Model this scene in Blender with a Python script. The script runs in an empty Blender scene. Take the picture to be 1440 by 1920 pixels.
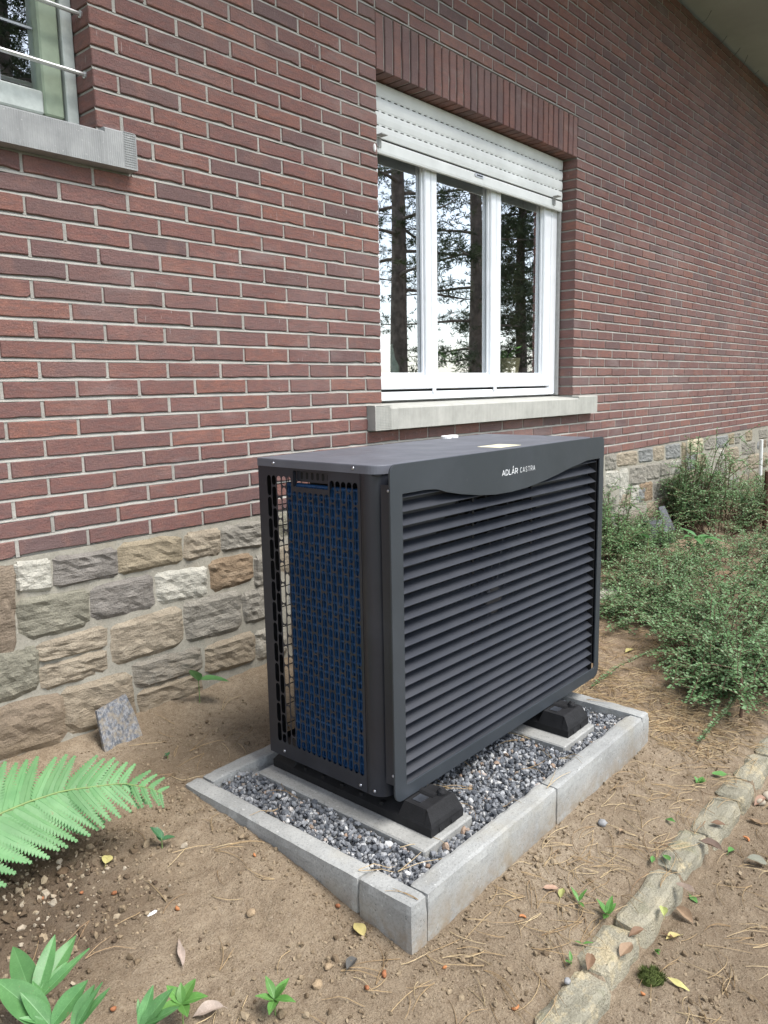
import bpy, bmesh, math, random
import numpy as np
from mathutils import Vector, Matrix, noise
from mathutils.geometry import tessellate_polygon

random.seed(7)
RNG = np.random.default_rng(7)
SC = bpy.context.scene
COL = SC.collection
R = math.radians

# ------------------------------------------------------------------ camera
CAM_POS = Vector((-1.77792, -2.27037, 0.47760))
YAW, PITCH, ROLL = R(48.8127), R(-9.24427), R(-1.07341)
fwd = Vector((math.sin(YAW)*math.cos(PITCH), math.cos(YAW)*math.cos(PITCH), math.sin(PITCH)))
r0 = Vector((math.cos(YAW), -math.sin(YAW), 0)); u0 = r0.cross(fwd)
rgt = r0*math.cos(ROLL)+u0*math.sin(ROLL); up = -r0*math.sin(ROLL)+u0*math.cos(ROLL)
cd = bpy.data.cameras.new('camera'); cam = bpy.data.objects.new('camera', cd); COL.objects.link(cam)
cam.matrix_world = Matrix(((rgt.x, up.x, -fwd.x, CAM_POS.x), (rgt.y, up.y, -fwd.y, CAM_POS.y),
                           (rgt.z, up.z, -fwd.z, CAM_POS.z), (0, 0, 0, 1)))
cd.sensor_fit = 'HORIZONTAL'; cd.sensor_width = 36.0; cd.lens = 36.0*1443.6/1440
cd.clip_start = 0.05; cd.clip_end = 500
SC.camera = cam

# ------------------------------------------------------------------ sky and sun (bright overcast)
SUN_EL, SUN_AZ = R(58), R(165)          # azimuth measured from +Y clockwise
w = bpy.data.worlds.new('World'); SC.world = w; w.use_nodes = True
nt = w.node_tree; nt.nodes.clear()
sky = nt.nodes.new('ShaderNodeTexSky'); sky.sky_type = 'NISHITA'; sky.sun_disc = False
sky.sun_elevation = SUN_EL; sky.sun_rotation = SUN_AZ; sky.dust_density = 1.0; sky.air_density = 1.0; sky.ozone_density = 1.0
hs = nt.nodes.new('ShaderNodeHueSaturation'); hs.inputs['Saturation'].default_value = 0.50
bg = nt.nodes.new('ShaderNodeBackground'); bg.inputs['Strength'].default_value = 0.125
wo = nt.nodes.new('ShaderNodeOutputWorld')
nt.links.new(sky.outputs[0], hs.inputs['Color']); nt.links.new(hs.outputs[0], bg.inputs[0]); nt.links.new(bg.outputs[0], wo.inputs[0])
sd = bpy.data.lights.new('sun', 'SUN'); sd.energy = 2.1; sd.angle = R(30); sd.color = (1.0, 0.965, 0.92)
sun = bpy.data.objects.new('sun', sd); COL.objects.link(sun)
sdir = Vector((math.sin(SUN_AZ)*math.cos(SUN_EL), math.cos(SUN_AZ)*math.cos(SUN_EL), math.sin(SUN_EL)))
sun.rotation_euler = sdir.to_track_quat('Z', 'Y').to_euler(); sun.location = (0, -6, 12)
vs = SC.view_settings
SC.display_settings.display_device = 'sRGB'
vs.view_transform = 'Standard'; vs.look = 'None'; vs.exposure = 1.45; vs.gamma = 1.0; vs.use_curve_mapping = False
SC.cycles.max_bounces = 8; SC.cycles.transparent_max_bounces = 12

# ------------------------------------------------------------------ helpers
class MB:
    def __init__(s): s.v = []; s.f = []; s.t = []
    def add(s, vs_, fs, tint=None):
        b = len(s.v); s.v.extend([tuple(p) for p in vs_]); s.f.extend([tuple(b+i for i in f) for f in fs])
        if tint is not None: s.t.extend(tint if isinstance(tint, list) else [tint]*len(vs_))
        return s
    def merge(s, verts, faces, T=(0, 0, 0), tint=None):
        return s.add([(p[0]+T[0], p[1]+T[1], p[2]+T[2]) for p in verts], faces, tint)

WL = {}
def wl(o): return WL.get(o.name, Vector((0, 0, 0))) if o else Vector((0, 0, 0))
def mesh(name, mb, mat, origin=(0, 0, 0), smooth=False):
    me = bpy.data.meshes.new(name)
    o = origin
    me.from_pydata([(p[0]-o[0], p[1]-o[1], p[2]-o[2]) for p in mb.v], [], mb.f)
    if mat: me.materials.append(mat)
    if mb.t and len(mb.t) == len(mb.v):
        a = me.attributes.new('tint', 'FLOAT', 'POINT'); a.data.foreach_set('value', mb.t)
    if smooth: me.polygons.foreach_set('use_smooth', [True]*len(me.polygons))
    me.update()
    return me
def obj(name, mb, mat, parent=None, origin=None, smooth=False):
    """mb in world coordinates; the object sits at origin (default: its parent's place)."""
    og = Vector(origin) if origin is not None else wl(parent)
    me = mb if isinstance(mb, bpy.types.Mesh) else mesh(name, mb, mat, og, smooth)
    o = bpy.data.objects.new(name, me); COL.objects.link(o)
    WL[o.name] = og
    if parent: o.parent = parent; o.location = og-wl(parent)
    else: o.location = og
    return o
def empty(name, loc, parent=None):
    o = bpy.data.objects.new(name, None); COL.objects.link(o); o.empty_display_size = .05
    WL[o.name] = Vector(loc)
    if parent: o.parent = parent; o.location = Vector(loc)-wl(parent)
    else: o.location = loc
    return o
def tag(o, label=None, cat=None, group=None, kind=None):
    if label: o['label'] = label
    if cat: o['category'] = cat
    if group: o['group'] = group
    if kind: o['kind'] = kind
    return o

def cbox(mb, x0, x1, y0, y1, z0, z1, b=0.0, tint=None):
    if b <= 0:
        v = [(x, y, z) for x in (x0, x1) for y in (y0, y1) for z in (z0, z1)]
        mb.add(v, [(0, 1, 3, 2), (4, 6, 7, 5), (0, 4, 5, 1), (2, 3, 7, 6), (0, 2, 6, 4), (1, 5, 7, 3)], tint); return mb
    V = []; idx = {}
    for i, (x, sx) in enumerate(((x0, 1), (x1, -1))):
        for j, (y, sy) in enumerate(((y0, 1), (y1, -1))):
            for k, (z, sz) in enumerate(((z0, 1), (z1, -1))):
                idx[i, j, k] = len(V)
                V += [(x, y+sy*b, z+sz*b), (x+sx*b, y, z+sz*b), (x+sx*b, y+sy*b, z)]
    F = []
    c = lambda i, j, k, a: idx[i, j, k]+a
    for i in (0, 1): q = [c(i, 0, 0, 0), c(i, 1, 0, 0), c(i, 1, 1, 0), c(i, 0, 1, 0)]; F.append(q if i else q[::-1])
    for j in (0, 1): q = [c(0, j, 0, 1), c(1, j, 0, 1), c(1, j, 1, 1), c(0, j, 1, 1)]; F.append(q if not j else q[::-1])
    for k in (0, 1): q = [c(0, 0, k, 2), c(1, 0, k, 2), c(1, 1, k, 2), c(0, 1, k, 2)]; F.append(q if k else q[::-1])
    for j in (0, 1):
        for k in (0, 1):
            q = [c(0, j, k, 1), c(1, j, k, 1), c(1, j, k, 2), c(0, j, k, 2)]; F.append(q if (j == k) == False else q[::-1])
    for i in (0, 1):
        for k in (0, 1):
            q = [c(i, 0, k, 0), c(i, 1, k, 0), c(i, 1, k, 2), c(i, 0, k, 2)]; F.append(q if (i == k) else q[::-1])
    for i in (0, 1):
        for j in (0, 1):
            q = [c(i, j, 0, 0), c(i, j, 1, 0), c(i, j, 1, 1), c(i, j, 0, 1)]; F.append(q if (i != j) else q[::-1])
    for i in (0, 1):
        for j in (0, 1):
            for k in (0, 1):
                a = idx[i, j, k]; q = [a, a+1, a+2]; F.append(q if (i+j+k) % 2 else q[::-1])
    mb.add(V, F, tint); return mb

def tube(mb, pts, rad, n=6, cap=True, tint=None):
    pts = [Vector(p) for p in pts]; rads = rad if isinstance(rad, (list, tuple)) else [rad]*len(pts)
    V = []; F = []; prev = None
    for i, p in enumerate(pts):
        d = (pts[min(i+1, len(pts)-1)]-pts[max(i-1, 0)]).normalized()
        a = prev if prev is not None else (Vector((0, 0, 1)) if abs(d.z) < .9 else Vector((1, 0, 0)))
        a = (a-d*a.dot(d)).normalized(); prev = a; b = d.cross(a)
        for k in range(n):
            t = 2*math.pi*k/n; V.append(p+(a*math.cos(t)+b*math.sin(t))*rads[i])
    for i in range(len(pts)-1):
        for k in range(n):
            F.append((i*n+k, i*n+(k+1) % n, (i+1)*n+(k+1) % n, (i+1)*n+k))
    if cap: F.append(tuple(range(n-1, -1, -1))); F.append(tuple(range((len(pts)-1)*n, len(pts)*n)))
    mb.add(V, F, tint); return mb

def lathe(mb, c, axis, prof, n=12, tint=None):
    """prof: list of (distance along axis, radius)."""
    ax = Vector(axis).normalized(); a = Vector((0, 0, 1)) if abs(ax.z) < .9 else Vector((1, 0, 0))
    a = (a-ax*a.dot(ax)).normalized(); b = ax.cross(a); c = Vector(c); V = []; F = []
    for h, r in prof:
        for k in range(n):
            t = 2*math.pi*k/n; V.append(c+ax*h+(a*math.cos(t)+b*math.sin(t))*max(r, 1e-4))
    for i in range(len(prof)-1):
        for k in range(n): F.append((i*n+k, i*n+(k+1) % n, (i+1)*n+(k+1) % n, (i+1)*n+k))
    F.append(tuple(range(n-1, -1, -1))); F.append(tuple(range((len(prof)-1)*n, len(prof)*n)))
    mb.add(V, F, tint); return mb

def prism(mb, poly, to3, h0, h1, cham=0.0, holes=(), tint=None):
    """Extrude a 2D polygon (CCW) with holes between h0 (visible face) and h1; to3(u, v, h) -> 3D."""
    loops = [list(poly)]+[list(h) for h in holes]
    flat = [p for l in loops for p in l]
    tris = tessellate_polygon([[Vector((p[0], p[1], 0)) for p in l] for l in loops])
    def off(l, d):
        out = []; n = len(l)
        for i in range(n):
            a = Vector(l[i-1]); b = Vector(l[i]); c = Vector(l[(i+1) % n])
            e1 = (b-a); e2 = (c-b)
            if e1.length < 1e-9 or e2.length < 1e-9: out.append(tuple(b)); continue
            n1 = Vector((-e1.y, e1.x)).normalized(); n2 = Vector((-e2.y, e2.x)).normalized()
            m = (n1+n2)
            m = m/(max(m.length_squared, .3))*2*d*.5*1.0 if m.length > 1e-6 else n1*d
            out.append((b.x+m.x, b.y+m.y))
        return out
    n = len(flat)
    fr = [p for l in loops for p in (off(l, cham) if cham else l)]
    V = [to3(p[0], p[1], h0) for p in fr]+[to3(p[0], p[1], h1) for p in flat]
    F = [tuple(t) for t in tris]+[tuple(i+n for i in reversed(t)) for t in tris]
    sgn = 1 if h1 > h0 else -1
    hm = h0+cham*sgn
    if cham: V += [to3(p[0], p[1], hm) for p in flat]
    b = 0
    for l in loops:
        m = len(l)
        for i in range(m):
            i0 = b+i; i1 = b+(i+1) % m
            if cham:
                F.append((i0, i1, i1+2*n, i0+2*n)); F.append((i0+2*n, i1+2*n, i1+n, i0+n))
            else: F.append((i0, i1, i1+n, i0+n))
        b += m
    mb.add(V, F, tint); return mb

def rrect(u0, u1, v0, v1, r, n=6):
    """CCW rounded rectangle; r = radii (bl, br, tr, tl)."""
    if not isinstance(r, (list, tuple)): r = (r,)*4
    P = []
    for (cx, cy, a0, rr) in ((u0, v0, 180, r[0]), (u1, v0, 270, r[1]), (u1, v1, 0, r[2]), (u0, v1, 90, r[3])):
        sx = 1 if cx == u0 else -1; sy = 1 if cy == v0 else -1
        if rr <= 0: P.append((cx, cy)); continue
        for k in range(n+1):
            a = R(a0+90*k/n); P.append((cx+sx*rr+rr*math.cos(a), cy+sy*rr+rr*math.sin(a)))
    return P

# ------------------------------------------------------------------ materials
def newmat(name, rough=.8, spec=.3, metal=0.0):
    m = bpy.data.materials.new(name); m.use_nodes = True; t = m.node_tree
    b = t.nodes['Principled BSDF']
    b.inputs['Roughness'].default_value = rough; b.inputs['Specular IOR Level'].default_value = spec; b.inputs['Metallic'].default_value = metal
    return m, t, b
def nd(t, typ, **kw):
    n = t.nodes.new(typ)
    for k, v in kw.items():
        if k in n.inputs: n.inputs[k].default_value = v
        else: setattr(n, k, v)
    return n
def lk(t, a, b): t.links.new(a, b)
def coords(t, scale=(1, 1, 1), world=True):
    """world position (so texture does not repeat between pieces that share a mesh)"""
    g = nd(t, 'ShaderNodeNewGeometry') if world else nd(t, 'ShaderNodeTexCoord')
    mp = nd(t, 'ShaderNodeMapping'); mp.inputs['Scale'].default_value = scale
    lk(t, g.outputs['Position'] if world else g.outputs['Object'], mp.inputs[0]); return mp.outputs[0]
def noi(t, co, scale, detail=6, rough=.6, out='Fac'):
    n = nd(t, 'ShaderNodeTexNoise'); n.inputs['Scale'].default_value = scale; n.inputs['Detail'].default_value = detail; n.inputs['Roughness'].default_value = rough
    lk(t, co, n.inputs['Vector']); return n.outputs[out]
def ramp(t, fac, stops, interp='LINEAR'):
    r = nd(t, 'ShaderNodeValToRGB'); e = r.color_ramp; e.interpolation = interp
    while len(e.elements) < len(stops): e.elements.new(.5)
    for el, (p, c) in zip(e.elements, stops):
        el.position = p; el.color = (*c, 1) if len(c) == 3 else c
    lk(t, fac, r.inputs[0]); return r.outputs[0]
def g3(v): return (v, v, v)
def mix(t, fac, a, b, mode='MIX'):
    m = nd(t, 'ShaderNodeMix', data_type='RGBA', blend_type=mode)
    for s, v in ((m.inputs[0], fac), (m.inputs[6], a), (m.inputs[7], b)):
        if hasattr(v, 'is_linked'): lk(t, v, s)
        elif isinstance(v, (int, float)): s.default_value = v
        else: s.default_value = (*v, 1)
    return m.outputs[2]
def math_(t, op, a, b=None):
    m = nd(t, 'ShaderNodeMath', operation=op)
    for s, v in zip(m.inputs, (a, b)):
        if v is None: continue
        if hasattr(v, 'is_linked'): lk(t, v, s)
        else: s.default_value = v
    return m.outputs[0]
def bump(t, b, h, strength=.4, dist=.004):
    n = nd(t, 'ShaderNodeBump'); n.inputs['Strength'].default_value = strength; n.inputs['Distance'].default_value = dist
    lk(t, h, n.inputs['Height']); lk(t, n.outputs[0], b.inputs['Normal'])
def piece_random(t):
    """one random number per piece: object random (single pieces) + the mesh's tint attribute (joined pieces)"""
    oi = nd(t, 'ShaderNodeObjectInfo'); at = nd(t, 'ShaderNodeAttribute', attribute_name='tint')
    return math_(t, 'FRACT', math_(t, 'ADD', oi.outputs['Random'], at.outputs['Fac']))
def simple(name, col, rough=.6, spec=.4, metal=0., var=.12, scale=40, bmp=.15, bdist=.001, bscale=None):
    m, t, b = newmat(name, rough, spec, metal); co = coords(t)
    n = noi(t, co, scale, 4)
    lo = tuple(c*(1-var) for c in col); hi = tuple(min(1, c*(1+var)) for c in col)
    lk(t, ramp(t, n, [(.3, lo), (.7, hi)]), b.inputs['Base Color'])
    if bmp: bump(t, b, noi(t, co, bscale or scale*3, 4), bmp, bdist)
    return m

def mk_brick():
    m, t, b = newmat('brick', .88, .22); co = coords(t); rnd = piece_random(t)
    base = ramp(t, rnd, [(0, (.160, .090, .082)), (.18, (.235, .108, .090)), (.40, (.195, .098, .086)), (.58, (.280, .125, .092)), (.74, (.205, .110, .100)), (.88, (.135, .090, .088)), (1, (.250, .128, .106))])
    streak = noi(t, coords(t, (7, 7, 26)), 3.2, 6, .65)
    c = mix(t, ramp(t, streak, [(.34, g3(0)), (.66, g3(.75))]), base, (.138, .094, .090))
    blot = noi(t, co, 11, 5)
    c = mix(t, ramp(t, blot, [(.52, g3(0)), (.72, g3(.5))]), c, (.285, .145, .110))
    fine = noi(t, co, 210, 3)
    c = mix(t, ramp(t, fine, [(.3, g3(.45)), (.6, g3(0))]), c, (.08, .045, .043))
    c = mix(t, ramp(t, noi(t, co, 95, 3, .7), [(.62, g3(0)), (.74, g3(.45))]), c, (.34, .22, .18))
    # lime dashes that ran down the faces
    drip = noi(t, coords(t, (150, 150, 14)), 1.0, 2)
    area = noi(t, coords(t, (1.3, 1.3, 1.1)), 1.0, 2)
    dm = math_(t, 'MULTIPLY', ramp(t, drip, [(.70, g3(0)), (.73, g3(1))]), ramp(t, area, [(.48, g3(0)), (.6, g3(.8))]))
    c = mix(t, dm, c, (.46, .42, .40))
    smear = noi(t, coords(t, (2.6, 2.6, 9)), 1.0, 4)
    c = mix(t, ramp(t, smear, [(.56, g3(0)), (.8, g3(.30))]), c, (.38, .335, .32))
    pale_veil = noi(t, coords(t, (.8, .8, 1.3)), 1.0, 7, .62)  # hazy paleness of the far wall put into the brick colour, patchy all over
    c = mix(t, ramp(t, pale_veil, [(.48, g3(0)), (.72, g3(.24))]), c, (.34, .275, .26))
    grime = noi(t, coords(t, (1.6, 1.6, .55)), 1.0, 6, .6)
    c = mix(t, ramp(t, grime, [(.58, g3(0)), (.76, g3(.42))]), c, (.095, .074, .068))
    lk(t, c, b.inputs['Base Color'])
    h = math_(t, 'ADD', noi(t, co, 160, 5, .7), math_(t, 'MULTIPLY', streak, .8))
    bump(t, b, h, .8, .0042); return m
def mk_mortar():
    m, t, b = newmat('mortar', .95, .15); co = coords(t)
    c = ramp(t, noi(t, co, 9, 6), [(.3, (.27, .26, .235)), (.7, (.42, .405, .365))])
    c = mix(t, ramp(t, noi(t, co, 320, 2), [(.35, g3(.45)), (.55, g3(0))]), c, (.24, .23, .21))
    c = mix(t, ramp(t, noi(t, co, 2.2, 4), [(.55, g3(0)), (.75, g3(.40))]), c, (.29, .295, .25))
    lk(t, c, b.inputs['Base Color']); bump(t, b, math_(t, 'ADD', noi(t, co, 240, 4, .7), noi(t, co, 45, 4)), .7, .004); return m
def mk_stone(name, a, bcol, ccol):
    m, t, b = newmat(name, .92, .18); co = coords(t)
    lay = noi(t, coords(t, (9, 9, 42)), 1.0, 8, .68)
    c = ramp(t, lay, [(.25, a), (.5, bcol), (.75, ccol)])
    c = mix(t, ramp(t, noi(t, co, 14, 6), [(.5, g3(0)), (.7, g3(.6))]), c, tuple(x*.55 for x in bcol))
    c = mix(t, ramp(t, noi(t, co, 230, 3), [(.3, g3(.4)), (.55, g3(0))]), c, tuple(x*.4 for x in a))
    # soil splashed on the lowest stones
    g = nd(t, 'ShaderNodeNewGeometry'); s = nd(t, 'ShaderNodeSeparateXYZ'); lk(t, g.outputs['Position'], s.inputs[0])
    low = nd(t, 'ShaderNodeMapRange'); low.inputs[1].default_value = -.36; low.inputs[2].default_value = -.62; lk(t, s.outputs[2], low.inputs[0])
    c = mix(t, math_(t, 'MULTIPLY', low.outputs[0], ramp(t, noi(t, co, 20, 6), [(.3, g3(.25)), (.65, g3(.8))])), c, (.25, .195, .13))
    lk(t, c, b.inputs['Base Color'])
    h = math_(t, 'ADD', math_(t, 'MULTIPLY', lay, 1.6), noi(t, co, 90, 6, .7)); bump(t, b, h, .9, .010); return m
def mk_soil():
    m, t, b = newmat('soil', .97, .12); co = coords(t)
    c = ramp(t, noi(t, co, 2.6, 7, .62), [(.28, (.205, .157, .106)), (.5, (.318, .251, .174)), (.72, (.410, .336, .245))])
    c = mix(t, ramp(t, noi(t, co, 34, 8, .72), [(.42, g3(0)), (.62, g3(.6))]), c, (.205, .150, .100))
    c = mix(t, ramp(t, noi(t, co, 120, 4, .7), [(.56, g3(0)), (.7, g3(.65))]), c, (.42, .345, .26))
    c = mix(t, ramp(t, noi(t, co, 260, 3, .6), [(.32, g3(.55)), (.5, g3(0))]), c, (.085, .058, .036))
    g = nd(t, 'ShaderNodeNewGeometry'); s = nd(t, 'ShaderNodeSeparateXYZ'); lk(t, g.outputs['Position'], s.inputs[0])
    # damp dug-over patch by the fern, reddish needle litter beyond the heat pump, lawn far out
    def blob(x, y, r, soft):
        cb = nd(t, 'ShaderNodeCombineXYZ'); cb.inputs[0].default_value = x; cb.inputs[1].default_value = y
        fl = nd(t, 'ShaderNodeCombineXYZ'); lk(t, s.outputs[0], fl.inputs[0]); lk(t, s.outputs[1], fl.inputs[1])
        d = nd(t, 'ShaderNodeVectorMath', operation='DISTANCE'); lk(t, fl.outputs[0], d.inputs[0]); lk(t, cb.outputs[0], d.inputs[1])
        dd = math_(t, 'ADD', d.outputs['Value'], math_(t, 'MULTIPLY', math_(t, 'SUBTRACT', noi(t, co, 7, 6, .7), .5), r*1.3))
        mr = nd(t, 'ShaderNodeMapRange'); mr.inputs[1].default_value = r+soft; mr.inputs[2].default_value = r-soft; lk(t, dd, mr.inputs[0]); return mr.outputs[0]
    c = mix(t, math_(t, 'MULTIPLY', blob(-1.16, -.52, .30, .14), .72), c, (.085, .058, .040))
    c = mix(t, math_(t, 'MULTIPLY', blob(2.5, -.9, 1.25, .45), .55), c, (.245, .170, .112))
    far = nd(t, 'ShaderNodeMapRange'); far.inputs[1].default_value = -3.2; far.inputs[2].default_value = -4.2
    lk(t, math_(t, 'ADD', s.outputs[1], math_(t, 'MULTIPLY', noi(t, co, 3, 4), .8)), far.inputs[0])
    grass = ramp(t, noi(t, co, 14, 6), [(.3, (.035, .06, .018)), (.7, (.075, .11, .035))])
    c = mix(t, far.outputs[0], c, grass)
    lk(t, c, b.inputs['Base Color'])
    h = math_(t, 'ADD', noi(t, co, 60, 8, .72), math_(t, 'MULTIPLY', noi(t, co, 200, 4, .7), .5)); bump(t, b, h, 1.0, .012); return m
def mk_concrete(name, lo, hi, stain=None):
    m, t, b = newmat(name, .9, .25); co = coords(t)
    c = ramp(t, noi(t, co, 6, 7), [(.3, lo), (.7, hi)])
    c = mix(t, ramp(t, noi(t, co, 150, 3, .7), [(.32, g3(.35)), (.52, g3(0))]), c, tuple(x*.45 for x in lo))
    c = mix(t, ramp(t, noi(t, co, 90, 2), [(.66, g3(0)), (.72, g3(.6))]), c, tuple(min(1, x*1.35) for x in hi))
    if stain: c = mix(t, ramp(t, noi(t, co, 4.5, 5), [(.54, g3(0)), (.72, g3(.5))]), c, stain)
    if stain:
        g = nd(t, 'ShaderNodeNewGeometry'); sp = nd(t, 'ShaderNodeSeparateXYZ'); lk(t, g.outputs['Position'], sp.inputs[0])
        low = nd(t, 'ShaderNodeMapRange'); low.inputs[1].default_value = -.69; low.inputs[2].default_value = -.775; lk(t, sp.outputs[2], low.inputs[0])
        c = mix(t, math_(t, 'MULTIPLY', low.outputs[0], ramp(t, noi(t, co, 26, 6, .7), [(.35, g3(.05)), (.62, g3(.85))])), c, (.235, .18, .118))
    vo = nd(t, 'ShaderNodeTexVoronoi'); vo.inputs['Scale'].default_value = 85; lk(t, co, vo.inputs['Vector'])
    pit = ramp(t, vo.outputs['Distance'], [(.10, g3(0)), (.24, g3(1))])
    c = mix(t, math_(t, 'MULTIPLY', math_(t, 'SUBTRACT', 1.0, pit), ramp(t, noi(t, co, 20, 3), [(.5, g3(0)), (.62, g3(.7))])), c, tuple(x*.35 for x in lo))
    lk(t, c, b.inputs['Base Color']); bump(t, b, math_(t, 'ADD', noi(t, co, 300, 4, .7), math_(t, 'MULTIPLY', noi(t, co, 40, 4), .6)), .5, .0025); return m
def mk_powder(name, col, rough=.42, dust=.32):
    m, t, b = newmat(name, rough, .5); co = coords(t)
    c = mix(t, ramp(t, noi(t, co, 5, 6, .65), [(.48, g3(0)), (.78, g3(dust))]), col, tuple(x*2.6+.02 for x in col))
    scr = noi(t, coords(t, (14, 60, 8)), 1.5, 3)
    c = mix(t, ramp(t, scr, [(.73, g3(0)), (.76, g3(dust))]), c, (.12, .125, .135))
    lk(t, c, b.inputs['Base Color'])
    rr = ramp(t, noi(t, co, 8, 5), [(.3, g3(rough-.07)), (.7, g3(rough+.1))]); lk(t, rr, b.inputs['Roughness'])
    bump(t, b, noi(t, co, 900, 2), .12, .0006); return m
def mk_tinted(name, stops, rough=.85, spec=.25, bscale=200, bstr=.3, trans=0.0):
    m, t, b = newmat(name, rough, spec); co = coords(t); rnd = piece_random(t)
    c = ramp(t, rnd, stops); c = mix(t, ramp(t, noi(t, co, bscale*.5, 4), [(.35, g3(.35)), (.65, g3(0))]), c, (.03, .03, .02))
    lk(t, c, b.inputs['Base Color']); bump(t, b, noi(t, co, bscale, 4), bstr, .002)
    if trans:
        out = t.nodes['Material Output']; tr = nd(t, 'ShaderNodeBsdfTranslucent'); lk(t, c, tr.inputs[0])
        ms = nd(t, 'ShaderNodeMixShader'); ms.inputs[0].default_value = trans
        lk(t, b.outputs[0], ms.inputs[1]); lk(t, tr.outputs[0], ms.inputs[2]); lk(t, ms.outputs[0], out.inputs[0])
    return m
def mk_leaf(name, lo, hi, rough=.45, vein=True, trans=.25):
    m, t, b = newmat(name, rough, .4); co = coords(t)
    c = ramp(t, noi(t, co, 22, 5), [(.3, lo), (.7, hi)])
    if vein:
        wv = noi(t, coords(t, (30, 30, 30)), 3, 3)
        c = mix(t, ramp(t, wv, [(.47, g3(0)), (.5, g3(.3)), (.53, g3(0))]), c, tuple(min(1, x*1.6) for x in hi))
    at = nd(t, 'ShaderNodeAttribute', attribute_name='tint')
    c = mix(t, ramp(t, at.outputs['Fac'], [(.45, g3(0)), (.95, g3(.65))]), c, tuple(min(1, x*1.7+.05) for x in hi))
    c = mix(t, ramp(t, noi(t, co, 9, 4), [(.5, g3(0)), (.72, g3(.5))]), c, (lo[0]*.62, lo[1]*.70, lo[2]*.62))
    c = mix(t, ramp(t, noi(t, co, 75, 2), [(.69, g3(0)), (.74, g3(.6))]), c, (.22, .16, .08))
    oi = nd(t, 'ShaderNodeObjectInfo')
    c = mix(t, math_(t, 'MULTIPLY', oi.outputs['Random'], .5), c, (lo[0]*.85, lo[1]*.70, lo[2]*.72))
    lk(t, c, b.inputs['Base Color']); bump(t, b, noi(t, co, 120, 3), .25, .001)
    out = t.nodes['Material Output']; tr = nd(t, 'ShaderNodeBsdfTranslucent'); lk(t, c, tr.inputs[0])
    ms = nd(t, 'ShaderNodeMixShader'); ms.inputs[0].default_value = trans
    lk(t, b.outputs[0], ms.inputs[1]); lk(t, tr.outputs[0], ms.inputs[2]); lk(t, ms.outputs[0], out.inputs[0]); return m
def mk_glass():
    m, t, b = newmat('window_glass'); t.nodes.remove(b); out = t.nodes['Material Output']
    gl = nd(t, 'ShaderNodeBsdfGlossy'); gl.inputs['Roughness'].default_value = .0; gl.inputs['Color'].default_value = (.95, .98, 1, 1)
    tr = nd(t, 'ShaderNodeBsdfTransparent'); tr.inputs[0].default_value = (.95, .97, .96, 1)
    fr = nd(t, 'ShaderNodeFresnel'); fr.inputs[0].default_value = 1.5
    f = math_(t, 'ADD', math_(t, 'MULTIPLY', fr.outputs[0], 2.6), .40)
    gm = nd(t, 'ShaderNodeNewGeometry'); f = math_(t, 'MULTIPLY', f, math_(t, 'SUBTRACT', 1.0, gm.outputs['Backfacing']))
    ms = nd(t, 'ShaderNodeMixShader'); lk(t, f, ms.inputs[0]); lk(t, tr.outputs[0], ms.inputs[1]); lk(t, gl.outputs[0], ms.inputs[2]); lk(t, ms.outputs[0], out.inputs[0]); return m
def mk_sill(name, lo, hi, comb, cs=.45):
    m, t, b = newmat(name, .85, .3); co = coords(t)
    c = ramp(t, noi(t, co, 12, 6), [(.3, lo), (.7, hi)])
    c = mix(t, ramp(t, noi(t, co, 120, 2), [(.68, g3(0)), (.74, g3(.7))]), c, (.5, .5, .48))
    c = mix(t, ramp(t, noi(t, coords(t, (60, 10, 5)), 1, 4), [(.45, g3(0)), (.7, g3(.22))]), c, tuple(x*.6 for x in lo))
    lk(t, c, b.inputs['Base Color'])
    wv = nd(t, 'ShaderNodeTexWave', bands_direction='X'); wv.inputs['Scale'].default_value = comb; wv.inputs['Distortion'].default_value = .6
    lk(t, co, wv.inputs['Vector']); bump(t, b, math_(t, 'ADD', wv.outputs['Fac'], noi(t, co, 90, 4)), cs, .002); return m

M = {}
M['brick'] = mk_brick(); M['mortar'] = mk_mortar(); M['mortar2'] = mk_concrete('plinth_mortar', (.25, .235, .195), (.36, .34, .285), (.27, .22, .15))
STC = {'brown': ((.12, .095, .07), (.19, .15, .11), (.25, .20, .15)), 'white': ((.30, .29, .245), (.38, .365, .315), (.45, .43, .375)),
       'purple': ((.125, .115, .102), (.175, .160, .142), (.225, .210, .19)), 'ochre': ((.165, .138, .092), (.24, .20, .138), (.31, .265, .19)),
       'tan': ((.175, .145, .105), (.26, .22, .165), (.34, .295, .225)), 'grey': ((.14, .13, .11), (.21, .195, .165), (.29, .27, .23)),
       'rust': ((.145, .105, .068), (.21, .152, .098), (.27, .21, .145)), 'green': ((.125, .118, .090), (.185, .175, .135), (.25, .235, .185)),
       'pale': ((.26, .25, .21), (.35, .335, .29), (.43, .41, .36)), 'cream': ((.30, .26, .18), (.40, .35, .25), (.48, .43, .33)),
       'blue': ((.13, .132, .128), (.185, .187, .18), (.25, .25, .24))}
for k_, v_ in STC.items(): M['st_'+k_] = mk_stone('stone_'+k_, *[tuple(min(.62, x*1.28+.01) for x in c_) for c_ in v_])
M['soil'] = mk_soil()
M['concrete'] = mk_concrete('kerb_concrete', (.25, .255, .248), (.385, .39, .375), (.30, .27, .20))
M['slab'] = mk_concrete('slab_concrete', (.25, .25, .235), (.38, .38, .36), (.20, .195, .175))
M['flag'] = mk_concrete('flagstone', (.34, .32, .27), (.48, .46, .40))
M['powder'] = mk_powder('black_powder_coat', (.016, .018, .025)); M['panel'] = mk_powder('anthracite_panel', (.029, .035, .042), .46, .12); M['lid'] = mk_powder('lid_powder_coat', (.105, .110, .130), .5, .22)  # lid coat has a lighter, bluer base colour than the casing
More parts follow.
